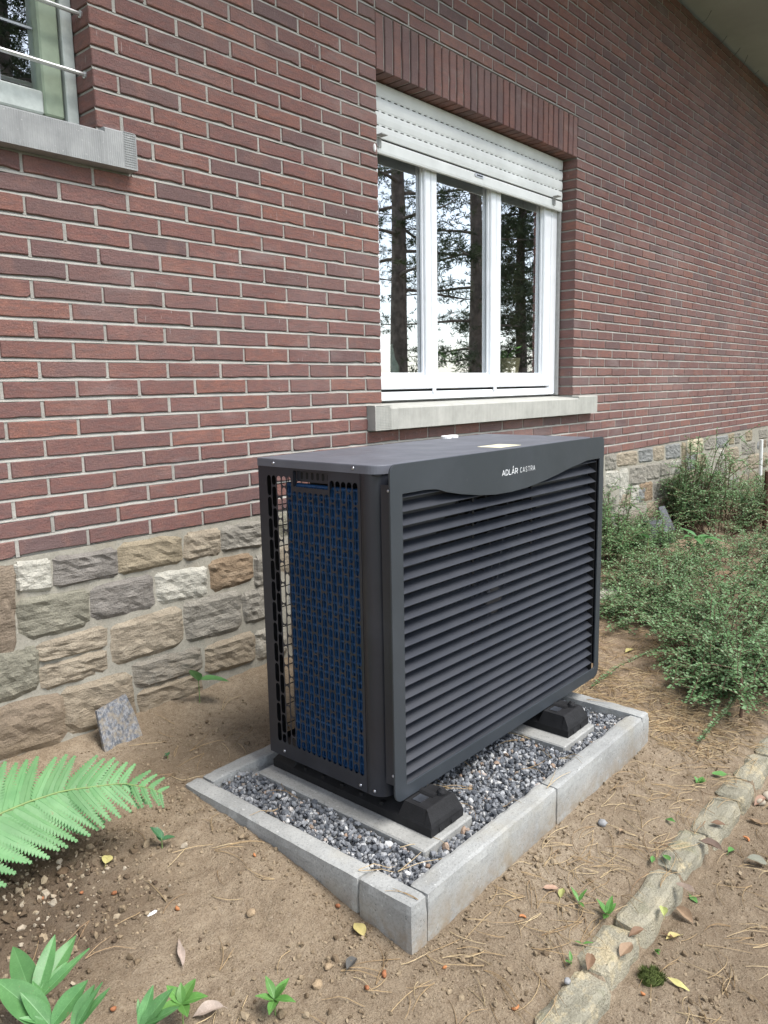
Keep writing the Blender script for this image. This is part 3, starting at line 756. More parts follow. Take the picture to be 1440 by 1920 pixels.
for xx in (1.345, 1.900):
    hb = MB(); cbox(hb, xx-.012, xx+.012, .106, .1175, .445, .470, .003); obj('hinge_cover', hb, M['pvc'], win)

# ---- roller shutter, half lowered
sh_ = empty('roller_shutter', (1.709, .10, 1.488), house)
zb = [1.488, 1.548, 1.6055, 1.663, 1.7205]
for q in range(5):
    z0, z1 = zb[q], (zb[q+1] if q < 4 else WZ1-.001)
    s = MB()
    prof = [(z0+.004, .0845), (z0+.006, .0825), (z0+.02, .0805), ((z0+z1)/2, .0798), (z1-.012, .0808), (z1-.005, .083), (z1-.0035, .0855)]
    if q == 0: prof = [(z0, .088), (z0+.002, .0815), (z0+.012, .0795), (z1-.012, .0800), (z1-.005, .083), (z1-.0035, .0855)]
    V = []; F = []
    for x in (.830, 2.574):
        V += [(x, y, z) for z, y in prof]+[(x, .093, prof[-1][0]), (x, .093, prof[0][0])]
    m_ = len(prof)+2
    for i in range(m_): F.append((i, m_+i, m_+(i+1) % m_, (i+1) % m_))
    F += [tuple(range(m_-1, -1, -1)), tuple(range(m_, 2*m_))]
    sl = obj('slat', s.add(V, F), M['shutter'], sh_)
    d = MB(); cbox(d, .832, 2.572, .0885, .0905, z1-.0046, z1+.0052)
    if q < 4: obj('joint_slot', d, M['dark'], sl)
    if 0 < q < 4:
        br = MB(); x = .84
        while x < 2.56: cbox(br, x, x+.019, .0835, .0884, z1-.0042, z1+.0048); cbox(br, x+.0192, x+.0426, .0838, .0884, z1+.0012, z1+.0048); x += .043
        tag(obj('slot_bridge', br, M['shutter'], sl), kind='stuff')
for xx in (.915, 2.470):
    s = MB(); cbox(s, xx-.018, xx+.018, .0755, .0792, 1.512, 1.552, .001); cbox(s, xx-.005, xx+.005, .0735, .0754, 1.508, 1.545)
    cbox(s, xx-.020, xx+.020, .040, .0754, 1.5525, 1.558, .0015)
    obj('stop_bracket', s, M['caulk'], sh_)
lk_ = MB(); prism(lk_, rrect(1.655, 1.735, 1.523, 1.541, .008, 4), lambda u, v, h: (u, h, v), .0765, .0795, .0008); pl = obj('lock_plate', lk_, M['alu'], sh_)
l2 = MB(); cbox(l2, 1.672, 1.722, .0755, .0764, 1.529, 1.535); obj('slider', l2, M['dark'], pl)

# ---- green grey leaded window, upper left
w2 = empty('window', (-1.36, .11, LZ0), house)
f = MB(); cbox(f, -.503, LX1-.001, .096, .17, LZ0+.004, LZ1-.004, .003); cbox(f, LX0+.001, -2.213, .096, .17, LZ0+.004, LZ1-.004, .003)
cbox(f, -2.2125, -.5035, .100, .17, LZ0+.004, LZ0+.03, .003); cbox(f, -2.2125, -.5035, .100, .17, LZ1-.045, LZ1-.004, .003)
obj('frame', f, M['oldwhite'], w2)
ds = MB(); cbox(ds, -2.21, -.475, .078, .0995, LZ0+.008, LZ0+.020, .002); obj('drip_strip', ds, M['alu'], w2)
gp = MB(); cbox(gp, -.5045, -.5032, .13, .15, LZ0+.04, LZ1-.05); obj('shadow_gap', gp, M['dark'], w2)
for (a, b_) in ((-1.352, -.509), (-2.208, -1.358)):
    s = MB(); cbox(s, a, a+.062, .104, .16, LZ0+.036, LZ1-.05, .005); cbox(s, b_-.062, b_, .104, .16, LZ0+.036, LZ1-.05, .005)
    cbox(s, a+.0625, b_-.0625, .105, .16, LZ1-.11, LZ1-.05, .005)
    sa = obj('sash', s, M['greenframe'], w2)
    s = MB(); cbox(s, a+.0625, b_-.0625, .105, .16, LZ0+.036, LZ0+.102, .005); obj('bottom_rail', s, M['oldwhite'], sa)
    gl = MB(); cbox(gl, a+.063, b_-.063, .141, .145, LZ0+.1025, LZ1-.1105); obj('pane', gl, M['glass'], sa)
    ld = MB(); x = b_-.062-.112
    while x > a+.07: cbox(ld, x-.0032, x+.0032, .1375, .1408, LZ0+.103, LZ1-.111); x -= .15
    for z in (1.547, 1.347+.4): 
        if z < LZ1-.12: cbox(ld, a+.064, b_-.064, .1368, .1374, z-.0032, z+.0032)
    obj('lead_came', ld, M['lead'], sa)
for z in (1.424, 1.592):
    s = MB(); tube(s, [(LX0+.002, .045, z), (LX1-.002, .045, z)], .0065, 8); tube(s, [(LX1-.004, .045, z), (LX1+.006, .045, z)], .011, 8)
    obj('guard_rail', s, M['alu'], w2)

# ---- rooms behind the glass, soffit and roof
rm = MB()
for (x0, x1, z0, z1) in ((.30, 3.3, -.4, 2.3), (-2.9, 0.1, -.4, 2.3)):
    y0, y1 = .341, 3.6
    V = [(x, y, z) for x in (x0, x1) for y in (y0, y1) for z in (z0, z1)]
    rm.add(V, [(2, 3, 7, 6), (0, 1, 3, 2), (4, 6, 7, 5), (0, 2, 6, 4), (1, 5, 7, 3)])
obj('room_lining', rm, M['room'], house)
bs = MB(); cbox(bs, WX0-.05, WX1+.05, .1705, .36, WZ0-.02, WZ0+.012, .004); obj('inner_sill', bs, M['pvc'], house)
s = MB(); cbox(s, XA-.2, XB+.2, -.95, .045, 3.135, 3.16, .002); obj('soffit', s, M['soffit'], house)
s = MB(); cbox(s, XA-.2, XB+.2, -.985, -.951, 3.10, 3.30, .004); obj('fascia', s, M['soffit'], house)
s = MB(); V = [(XA-.3, -1.06, 3.27), (XB+.3, -1.06, 3.27), (XB+.3, 4.2, 6.2), (XA-.3, 4.2, 6.2), (XA-.3, -1.06, 3.33), (XB+.3, -1.06, 3.33), (XB+.3, 4.2, 6.26), (XA-.3, 4.2, 6.26)]
s.add(V, [(0, 3, 2, 1), (4, 5, 6, 7), (0, 1, 5, 4), (1, 2, 6, 5), (3, 7, 6, 2), (0, 4, 7, 3)]); obj('roof', s, M['roof'], house)
s = MB(); cbox(s, XA, XB, .341, 4.2, 3.0, 3.12); cbox(s, XA, XA+.3, .361, 4.2, -.9, 2.99); cbox(s, XB-.3, XB, .361, 4.2, -.9, 2.99); cbox(s, XA+.301, XB-.301, 4.0, 4.2, -.9, 2.99)
obj('rear_wall', s, M['mortar'], house)
# cobwebs and dirt in the joint under the soffit
cw = MB()
for q in range(9):
    x = 4.5+q*.30+random.uniform(-.05, .05); pts = []
    a = Vector((x, -.002, 3.10+random.uniform(-.07, .02))); b_ = Vector((x+random.uniform(-.15, .2), -random.uniform(.02, .10), 3.134))
    for k in range(5):
        t_ = k/4; p = a.lerp(b_, t_); p.z -= .02*math.sin(math.pi*t_); pts.append(p)
    tube(cw, pts, .0014, 3, False)
tag(obj('cobweb', cw, M['dark'], house), kind='stuff')
# small fittings on the wall
s = MB(); lathe(s, (2.94, .0, 2.80), (0, -1, 0), [(-.01, .05), (.02, .05), (.03, .042)], 14); cbox(s, 2.90, 2.985, -.11, -.031, 2.745, 2.87, .012)
tag(obj('wall_fitting', s, M['dark'], origin=(2.94, 0, 2.80)), 'small black fitting on the brick wall at the top edge of the view', 'wall fitting')
s = MB(); lathe(s, (.797, .001, 1.4665), (0, -1, 0), [(0, .010), (.006, .010), (.009, .007)], 10)
for i, p in enumerate(s.v): s.v[i] = (p[0]*.7+.797*.3, p[1], (p[2]-1.4665)*1.7+1.4665)
tag(obj('wall_plug', s, M['white'], origin=(.797, 0, 1.4665)), 'tiny white plastic plug in the brick edge left of the window', 'plug')
# ------------------------------------------------------------------ heat pump
UX0, UX1, UYB, UYF, UZ0, UZ1 = -.3676, .8005, -.563, -1.018, -.602, .2625
PF = -1.059
hp = empty('heat_pump', ((UX0+UX1)/2, (UYB+UYF)/2, UZ0))
tag(hp, 'black outdoor heat pump with louvred front and blue coil behind slotted side', 'heat pump')
# lid
def lid_outline(o=0.0): return rrect(UX0-.003-o, UX1+.003+o, UYF-.003-o, UYB+.004+o, (.042, .042, .008, .008), 8)
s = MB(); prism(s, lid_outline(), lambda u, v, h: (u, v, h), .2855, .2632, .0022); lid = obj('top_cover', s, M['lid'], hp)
# cabinet: base pan, posts, rear guard, right side, inner partition
s = MB(); prism(s, rrect(UX0+.004, UX1-.004, UYF+.004, UYB-.004, (.04, .04, .006, .006), 6), lambda u, v, h: (u, v, h), UZ0+.022, UZ0, .001); obj('base_pan', s, M['powder'], hp)
s = MB(); cbox(s, UX1-.0018, UX1, UYF+.045, UYB, UZ0, UZ1); obj('right_panel', s, M['powder'], hp)
s = MB(); cbox(s, UX0+.002, UX0+.066, UYB-.0018, UYB, UZ0+.001, UZ1); cbox(s, UX0+.0022, UX0+.0035, UYB-.022, UYB-.002, UZ0+.001, UZ1); obj('rear_post', s, M['inner'], hp)
s = MB(); cbox(s, UX0+.067, UX1-.002, UYB-.0018, UYB, UZ0+.001, UZ0+.035); cbox(s, UX0+.067, UX1-.002, UYB-.0018, UYB, UZ1-.03, UZ1); cbox(s, .30, UX1-.002, UYB-.0016, UYB-.0002, UZ0+.0355, UZ1-.0305); obj('rear_frame', s, M['inner'], hp)
gd = MB(); x = UX0+.085
while x < .30: tube(gd, [(x, UYB, UZ0+.03), (x, UYB, UZ1-.025)], .0017, 5); x += .027
z = UZ0+.06
while z < UZ1-.03: tube(gd, [(UX0+.064, UYB+.0025, z), (.302, UYB+.0025, z)], .0017, 5); z += .062
obj('rear_guard', gd, M['inner'], hp)
s = MB(); cbox(s, -.255, -.2535, UYF+.05, -.655, UZ0+.023, UZ1-.002); obj('inner_partition', s, M['inner'], hp); s = MB(); cbox(s, .52, .522, UYF+.02, UYB-.003, UZ0+.0235, UZ1-.002); obj('inner_partition', s, M['inner'], hp)
s = MB(); cbox(s, UX0+.004, UX1-.004, UYF+.004, UYB-.004, UZ1-.004, UZ1-.002); obj('inner_roof', s, M['inner'], hp)

# slotted side panel, real holes
PX = UX0
y_first, pit, slw = -.608, .02075, .0170
zpit, sll, ztop = .0615, .0572, .238
ncol = 17; nrow = 13
to3 = lambda u, v, h: (PX+h, -u, v)     # u = -y, runs towards the front
panel = MB()
us, ue = -UYB, .9572
c0 = -y_first-pit/2; c1 = c0+ncol*pit
zb_ = ztop+.0022-nrow*zpit; zt_ = ztop+.0022
def q2(u0, u1, v0, v1):
    for h in (0, .0007): panel.add([to3(u0, v0, h), to3(u1, v0, h), to3(u1, v1, h), to3(u0, v1, h)], [(3, 2, 1, 0) if h == 0 else (0, 1, 2, 3)])
def cell(u0, u1, v0, v1, hl):
    """rectangular cell with an obround hole of length hl"""
    cu, cv = (u0+u1)/2, (v0+v1)/2; r = slw/2; hh = max(hl/2-r, 0)
    hole = []; outr = []
    hu, hv = (u1-u0)/2, (v1-v0)/2
    for kk in range(7):
        a = math.pi*kk/6; hole.append((cu+r*math.cos(a), cv+hh+r*math.sin(a)))
        x = (1-2*kk/6); t_ = [(1, .5), (1, 1), (.45, 1), (0, 1), (-.45, 1), (-1, 1), (-1, .5)][kk]
        outr.append((cu+hu*t_[0], cv+hv*t_[1]))
    for kk in range(7):
        a = math.pi+math.pi*kk/6; hole.append((cu+r*math.cos(a), cv-hh+r*math.sin(a)))
        t_ = [(-1, -.5), (-1, -1), (-.45, -1), (0, -1), (.45, -1), (1, -1), (1, -.5)][kk]
        outr.append((cu+hu*t_[0], cv+hv*t_[1]))
    n = 14
    V = [to3(*p, 0) for p in hole]+[to3(*p, 0) for p in outr]+[to3(*p, .0007) for p in hole]+[to3(*p, .0007) for p in outr]
    F = []
    for i in range(n):
        k2 = (i+1) % n
        F += [(i, n+i, n+k2, k2), (2*n+i, 2*n+k2, 3*n+k2, 3*n+i), (i, k2, 2*n+k2, 2*n+i)]
    panel.add(V, F)
for c in range(ncol):
    u0 = c0+c*pit; u1 = u0+pit
    top = zt_
    if 5 <= c <= 11: top = zt_-.0385 if c % 2 == 0 else zt_-.0385
    if top < zt_: q2(u0, u1, top, .2129)
    z = zt_-(zpit/2 if c % 2 else 0)
    if c % 2: cells = [(zt_-zpit/2, zt_)]+[(zt_-zpit/2-(k+1)*zpit, zt_-zpit/2-k*zpit) for k in range(nrow-1)]+[(zb_, zb_+zpit/2)]
    else: cells = [(zt_-(k+1)*zpit, zt_-k*zpit) for k in range(nrow)]
    for v0, v1 in cells:
        v1c = min(v1, top)
        if v1c-v0 < .006: continue
        if v1c-v0 < .02: q2(u0, u1, v0, v1c); continue
        cell(u0, u1, v0, v1c, v1c-v0-.0034)
hx0, hx1 = .7085, .8428            # hand hold opening
u5, u12 = c0+5*pit, c0+12*pit
q2(us, c0, UZ0, UZ1); q2(c1, ue, UZ0, UZ1); q2(c0, c1, UZ0, zb_); q2(c0, u5, zt_, UZ1); q2(u12, c1, zt_, UZ1)
q2(u5, hx0, .213, UZ1); q2(hx1, u12, .213, UZ1); q2(hx0, hx1, .2568, UZ1)
for u in (us, ue): panel.add([to3(u, UZ0, 0), to3(u, UZ1, 0), to3(u, UZ1, .02), to3(u, UZ0, .02)], [(0, 1, 2, 3)])
obj('side_grille', panel, M['powder'], hp)
# hand hold: recessed tray with six punched holes
s = MB(); cbox(s, PX+.0142, PX+.0155, -hx1, -hx0, .226, .2565); cbox(s, PX+.0016, PX+.0141, -hx1-.0014, -hx1-.0002, .213, .257); cbox(s, PX+.0016, PX+.0141, -hx0+.0002, -hx0+.0014, .213, .257)
tray = obj('hand_hold', s, M['powder'], hp)
s = MB()
for q in range(6):
    yy = -.729-q*.0205; prism(s, rrect(-yy-.0045, -yy+.0045, .233, .2525, .0044, 4), lambda u, v, h: (PX+h, -u, v), .0134, .0140)
obj('hand_hold_hole', s, M['dark'], tray)
# blue coil, ridged by its tubes
s = MB(); V = []; F = []; zz = UZ0+.03; prof = []
while zz < .216:
    prof += [(zz, .0165), (zz+.007, .0165), (zz+.0095, .0128), (zz+.0125, .0118), (zz+.0155, .0128), (zz+.018, .0165)]; zz += .0258
prof.append((.216, .0165))
for yy in (-.664, -.9535):
    V += [(PX+h, yy, z) for z, h in prof]
m_ = len(prof)
for i in range(m_-1): F.append((i, i+1, m_+i+1, m_+i))
V += [(PX+.05, -.664, prof[0][0]), (PX+.05, -.664, prof[-1][0]), (PX+.05, -.9535, prof[0][0]), (PX+.05, -.9535, prof[-1][0])]
b_ = 2*m_; F += [(0, b_, b_+1)+tuple(range(m_-1, 0, -1)), (b_+1, b_, b_+2, b_+3), (m_-1, b_+1, b_+3, 2*m_-1)]
s.add(V, F); coil = obj('coil', s, M['coil'], hp)
fn = MB(); yy = -.667
while yy > -.953: cbox(fn, PX+.0104, PX+.030, yy-.0007, yy+.0007, UZ0+.031, .215); yy -= .0104
tag(obj('coil_fin', fn, M['coil'], coil), kind='stuff')
# front of the cabinet with rounded corner and fan mouth
fx, fz, fr_ = .135, -.165, .365
s = MB()
hole = [(fx+fr_*math.cos(2*math.pi*k/40), fz+fr_*math.sin(2*math.pi*k/40)) for k in range(40)][::-1]
prism(s, [(UX0+.042, UZ0), (UX1-.042, UZ0), (UX1-.042, UZ1), (UX0+.042, UZ1)], lambda u, v, h: (u, UYF+h, v), 0, .0016, 0, [hole])
def corner_strip(cx, cy, a0, a1):
    n = 8; V = []; F = []
    for k in range(n+1):
        a = R(a0+(a1-a0)*k/n); V += [(cx+.042*math.cos(a), cy+.042*math.sin(a), UZ0), (cx+.042*math.cos(a), cy+.042*math.sin(a), UZ1)]
    for k in range(n): F.append((2*k, 2*k+2, 2*k+3, 2*k+1))
    return V, F
fp = obj('front_panel', s, M['powder'], hp)
V, F = corner_strip(UX0+.042, UYF+.042, 180, 270); V = [(UX0, -.9588, UZ0), (UX0, -.9588, UZ1)]+V; F = [(0, 2, 3, 1)]+[tuple(i+2 for i in f) for f in F]
V += [(UX0+.02, -.9588, UZ0), (UX0+.02, -.9588, UZ1)]; F += [(0, 1, len(V)-1, len(V)-2)]
obj('corner_post', MB().add(V, F), M['powder'], hp, smooth=True)
V, F = corner_strip(UX1-.042, UYF+.042, 270, 360); obj('corner_post', MB().add(V, F), M['powder'], hp, smooth=True)
# fan behind the mouth
s = MB(); V = []; F = []
for k in range(40):
    a = 2*math.pi*k/40; V += [(fx+fr_*math.cos(a), UYF+.002, fz+fr_*math.sin(a)), (fx+fr_*.985*math.cos(a), UYF+.13, fz+fr_*.985*math.sin(a))]
F = [(2*k, 2*k+1, (2*k+3) % 80, (2*k+2) % 80) for k in range(40)]; obj('fan_shroud', s.add(V, F), M['inner'], hp)
gd = MB()
for rr in [.045+.024*k for k in range(14)]:
    tube(gd, [(fx+rr*math.cos(2*math.pi*k/36), UYF-.006-.006*(1-rr/fr_), fz+rr*math.sin(2*math.pi*k/36)) for k in range(37)], .0013, 4, False)
for k in range(16):
    a = 2*math.pi*k/16+.1; tube(gd, [(fx+.04*math.cos(a), UYF-.014, fz+.04*math.sin(a)), (fx+(fr_+.006)*math.cos(a), UYF-.004, fz+(fr_+.006)*math.sin(a))], .0018, 4)
lathe(gd, (fx, UYF-.015, fz), (0, 1, 0), [(0, .04), (.004, .045)], 20)
obj('fan_guard', gd, M['powder'], hp)
fan = empty('fan', (fx, UYF+.07, fz), hp)
s = MB(); lathe(s, (fx, UYF+.03, fz), (0, 1, 0), [(0, .05), (.01, .075), (.09, .08)], 18); obj('hub', s, M['inner'], fan)
for k in range(3):
    V = []; F = []
    for i in range(7):
        rr = .07+.28*i/6; 
        for jv in range(5):
            t_ = jv/4; a = 2*math.pi*k/3+.95*(t_-.5)*(1.15-.35*i/6)+.25*i/6
            V.append((fx+rr*math.cos(a), UYF+.035+.075*t_, fz+rr*math.sin(a)))
    for i in range(6):
        for jv in range(4): F.append((i*5+jv, i*5+jv+1, (i+1)*5+jv+1, (i+1)*5+jv))
    obj('blade', MB().add(V, F), M['inner'], fan, smooth=True)

# louvred front screen
gs = empty('front_screen', ((UX0+UX1)/2, PF, -.15), hp)
ox0, ox1, oz0, oz1 = -.3695, .8035, -.6005, .2895
ix0, ix1, iz0, iz1 = -.3225, .7705, -.5625, .2135
wave = [(ix1, .2135), (.688, .2135), (.668, .2128), (.650, .2105), (.62, .2065), (.56, .2000), (.47, .1855), (.38, .1735), (.28, .1640), (.19, .1605), (.10, .1625), (.02, .1700), (-.07, .1835), (-.14, .1975), (-.17, .2070), (-.19, .2105), (-.215, .2125), (-.235, .2135), (ix0, .2135)]
inner = [(ix0, iz0+.004), (ix0+.004, iz0), (ix1-.004, iz0), (ix1, iz0+.004)]+wave
s = MB(); prism(s, rrect(ox0, ox1, oz0, oz1, (.030, .034, .022, .022), 7), lambda u, v, h: (u, h, v), PF, PF+.005, .0012, [inner[::-1]])
obj('frame', s, M['panel'], gs)
for x in (ox0+.0105, ox1-.012):
    s = MB(); cbox(s, x, x+.0015, PF+.0052, UYF-.001, -.555, .2385); obj('mounting_flange', s, M['powder'], gs)
z = .2015+.0354; zl_ = []
while z > -.58: zl_.append(z); z -= .0354
for z in zl_:
    s = MB(); V = []; F = []
    # outer edge low, inner edge high; slightly hollow blade with a round nose
    pr = [(-1.0524, z), (-1.0532, z+.0006), (-1.0531, z+.0016), (-1.0440, z+.0078), (-1.0345, z+.0142), (-1.0240, z+.0212), (-1.0236, z+.0202), (-1.0342, z+.0130), (-1.0440, z+.0064)]
    for x in (-.330, .7565): V += [(x, y, zz) for y, zz in pr]
    m_ = len(pr)
    for i in range(m_): F.append((i, (i+1) % m_, m_+(i+1) % m_, m_+i))
    F += [tuple(range(m_)), tuple(range(2*m_-1, m_-1, -1))]
    obj('louvre_slat', s.add(V, F), M['louvre'], gs, smooth=False)
for x in (.027, .353):
    s = MB(); cbox(s, x-.004, x+.004, -1.0300, -1.0200, iz0-.01, .235); obj('slat_support', s, M['inner'], gs)
s = MB(); cbox(s, .757, .7585, -1.053, -1.0215, iz0-.01, .235); obj('slat_support', s, M['inner'], gs)

# maker's lettering
def stroke(mb, pts, wd, x0, z0, hgt, wid):
    P = [Vector((x0+p[0]*wid, z0+p[1]*hgt)) for p in pts]
    for a, b in zip(P[:-1], P[1:]):
        d = (b-a).normalized(); n_ = Vector((-d.y, d.x))*wd/2; a2 = a-d*wd*.35; b2 = b+d*wd*.35
        V = [(p.x, yy, p.y) for yy in (PF-.0003-random.uniform(0, .00015), PF-.00002) for p in (a2-n_, b2-n_, b2+n_, a2+n_)]
        mb.add(V, [(0, 1, 2, 3), (0, 4, 5, 1), (1, 5, 6, 2), (2, 6, 7, 3), (3, 7, 4, 0)])
G = {'A': [[(0, 0), (.5, 1), (1, 0)], [(.22, .30), (.78, .30)]], 'D': [[(.05, 0), (.05, 1), (.6, 1), (.95, .72), (.95, .28), (.6, 0), (.05, 0)]],
     'L': [[(.05, 1), (.05, 0), (.9, 0)]], 'R': [[(.05, 0), (.05, 1), (.7, 1), (.95, .85), (.95, .62), (.7, .45), (.05, .45)], [(.55, .45), (.95, 0)]],
     'C': [[(.95, .82), (.7, 1), (.3, 1), (.05, .75), (.05, .25), (.3, 0), (.7, 0), (.95, .18)]],
     'S': [[(.92, .84), (.7, 1), (.3, 1), (.08, .78), (.25, .56), (.75, .44), (.92, .22), (.7, 0), (.3, 0), (.08, .16)]], 'T': [[(.5, 0), (.5, 1)], [(0, 1), (1, 1)]],
     'Å': [[(0, 0), (.5, 1), (1, 0)], [(.22, .30), (.78, .30)], [(.44, 1.33), (.64, 1.52)], [(.5, 1.18), (.5, 1.30)]]}
lt = MB()
x = .134
for ch in 'ADLÅR':
    wd_ = {'L': .0115}.get(ch, .0145)
    for p in G[ch]: stroke(lt, p, .0018, x, .2140, .0150, wd_)
    x += wd_+.0040
x = .2345
for ch in 'CASTRA':
    for p in G[ch]: stroke(lt, p, .0011, x, .2145, .0142, .0096)
    x += .0096+.0057
obj('lettering', lt, M['logo'], gs)
# screws
def screw(parent, p, d, r=.0048):
    s = MB(); lathe(s, p, d, [(-.002, r), (.0012, r), (.0030, r*.75), (.0036, r*.3)], 10); obj('screw', s, M['screw'], parent, smooth=True)
for y, z in ((-.633, .2735), (-.938, .2760)): screw(lid, (UX0-.0031, y, z), (-1, 0, 0))
for y, z in ((-.627, -.584), (-.934, -.587), (-.985, -.587)): screw(hp, (UX0-.0001, y, z), (-1, 0, 0))
for z in (.2245, -.527): screw(gs, (ox0+.0104, -1.0445, z), (-1, 0, 0), .0042)
# things lying on the lid
st = MB(); prism(st, rrect(.235, .365, -.985, -.90, .006, 4), lambda u, v, h: (u, v, h), .2862, .2856)
tag(obj('sticker', st, M['sticker'], hp), 'pale yellow oblong label on the lid')
for i, (x, lab) in enumerate(((.515, 'white round plastic cap on the back edge of the lid, nearer the kerb corner'), (.557, 'white round plastic cap on the back edge of the lid, nearer the far end'))):
    s = MB(); lathe(s, (x, -.575, .2856), (0, 0, 1), [(0, .020), (.007, .020), (.010, .017)], 16)
    tag(obj('plastic_cap', s, M['white'], origin=(x, -.575, .2856)), lab, 'cap', 'white caps on the lid')

# ------------------------------------------------------------------ rubber feet, slabs, kerb, gravel
for i, (x0, x1, sx0, sx1) in enumerate(((-.344, -.203, -.398, -.187), (.388, .532, .325, .540))):
    yb, yf, zb2 = -.545, -1.156, -.6675
    nm = ('near the slotted end' if i == 0 else 'at the far end')
    sl = MB(); cbox(sl, sx0, sx1, -1.176, -.535, -.735, -.6685, .004)
    tag(obj('concrete_slab', sl, M['slab'], origin=((sx0+sx1)/2, -.85, -.735)), 'grey concrete slab strip in the gravel '+('under the rubber foot beside the left kerb' if i == 0 else 'under the rubber foot at the far end'), 'slab', 'slabs under the rubber feet')
    root = empty('rubber_foot', ((x0+x1)/2, -.85, zb2))
    tag(root, 'black rubber mounting foot under the heat pump '+nm, 'mounting foot', 'rubber feet under the heat pump')
    s = MB()
    cxm = (x0+x1)/2
    def sec(y, hw, hw2, zt): return [(cxm-hw, y, zb2), (cxm+hw, y, zb2), (cxm+hw, y, zb2+.022), (cxm+hw2, y, zt), (cxm-hw2, y, zt), (cxm-hw, y, zb2+.022)]
    hwb = (x1-x0)/2
    secs = [sec(yf, hwb, hwb*.97, -.6440), sec(yf+.004, hwb, hwb*.93, -.634), sec(yf+.020, hwb, hwb*.84, -.606), sec(yf+.026, hwb, hwb*.80, -.6040), sec(yf+.10, hwb, hwb*.80, -.604), sec(yf+.112, hwb, hwb*.52, -.624), sec(yb-.10, hwb, hwb*.52, -.624), sec(yb-.09, hwb, hwb*.58, -.6045), sec(yb-.03, hwb, hwb*.58, -.6045), sec(yb, hwb, hwb*.78, -.64)]
    V = [p for q in secs for p in q]; F = []
    for a in range(len(secs)-1):
        for k in range(6): F.append((a*6+k, a*6+(k+1) % 6, a*6+6+(k+1) % 6, a*6+6+k))
    F += [(5, 4, 3, 2, 1, 0), tuple(len(V)-6+k for k in range(6))]
    obj('block', s.add(V, F), M['rubber'], root)
    rb = MB()
    for q in (-.026, .026): 
        V = [(cxm+q-.012, yf-.0035, zb2+.004), (cxm+q+.012, yf-.0035, zb2+.004), (cxm+q+.010, yf+.002, -.640), (cxm+q-.010, yf+.002, -.640)]
        V += [(p[0], p[1]+.010, p[2]) for p in V]; rb.add(V, [(0, 1, 2, 3), (0, 4, 5, 1), (1, 5, 6, 2), (2, 6, 7, 3), (3, 7, 4, 0)])
    y = yf+.17
    while y < yb-.13:
        for sx in (-1, 1): cbox(rb, cxm+sx*(hwb*.76)-.011, cxm+sx*(hwb*.76)+.011, y, y+.012, zb2+.01, -.632, .001)
        y += .075
    obj('rib', rb, M['rubber'], root)
    for y in (yf+.072, yb-.06):
        b2 = MB(); tube(b2, [(cxm-.024, y, -.610), (cxm-.024, y, -.6022)], .006, 8); lathe(b2, (cxm-.024, y, -.6085), (0, 0, 1), [(0, .011), (.006, .011)], 6); obj('bolt', b2, M['screw'], root)
    rl = MB(); tube(rl, [(cxm+.012, yf+.048, -.6095), (cxm+.012, yb-.02, -.6095)], .0135, 12); obj('rail', rl, M['rubber'], root)
    bk = MB(); cbox(bk, cxm-.040, cxm-.006, yf+.058, yf+.086, -.6036, -.6022); cbox(bk, cxm-.040, cxm-.038, yf+.0585, yf+.0855, -.6215, -.6040); obj('bracket', bk, M['screw'], root)
    wsh = MB(); lathe(wsh, (cxm+.030, yf+.045, -.607), (.2, -.3, 1), [(-.012, .015), (.012, .013), (.02, .008)], 12); obj('grommet', wsh, M['rubber'], root)
KB = .058
def rough_box(x0, x1, y0, y1, z0, z1, seed, amp=.007, nx=9, ny=5, nzv=4, ins=.0055):
    V = {}; verts = []; F = []
    def vid(i, j, k):
        if (i, j, k) in V: return V[i, j, k]
        p = Vector((x0+(x1-x0)*i/nx, y0+(y1-y0)*j/ny, z0+(z1-z0)*k/nzv))
        c = sum(1 for a, m_ in ((i, nx), (j, ny), (k, nzv)) if a in (0, m_))
        if c >= 2:
            q = ins*(c-1)*(1 if amp > .003 else .45+.9*max(0, noise.noise(Vector((p.x*31+seed, p.y*31, p.z*31)))))
            for ax, a, m_ in ((0, i, nx), (1, j, ny), (2, k, nzv)):
                if a == 0: p[ax] += q
                elif a == m_: p[ax] -= q
        nv = lambda o, s: noise.noise(Vector((p.x*s+o, p.y*s+seed, p.z*s-o)))
        p += Vector((nv(1, 14)+.5*nv(5, 40), nv(2, 14)+.5*nv(6, 40), .55*(nv(3, 14)+.5*nv(7, 40))))*amp
        V[i, j, k] = len(verts); verts.append(tuple(p)); return V[i, j, k]
    for i in range(nx):
        for j in range(ny):
            F.append((vid(i, j, nzv), vid(i+1, j, nzv), vid(i+1, j+1, nzv), vid(i, j+1, nzv)))
        for k in range(nzv):
            F.append((vid(i, 0, k), vid(i+1, 0, k), vid(i+1, 0, k+1), vid(i, 0, k+1))); F.append((vid(i+1, ny, k), vid(i, ny, k), vid(i, ny, k+1), vid(i+1, ny, k+1)))
    for j in range(ny):
        for k in range(nzv):
            F.append((vid(0, j+1, k), vid(0, j, k), vid(0, j, k+1), vid(0, j+1, k+1))); F.append((vid(nx, j, k), vid(nx, j+1, k), vid(nx, j+1, k+1), vid(nx, j, k+1)))
    return MB().add(verts, F)
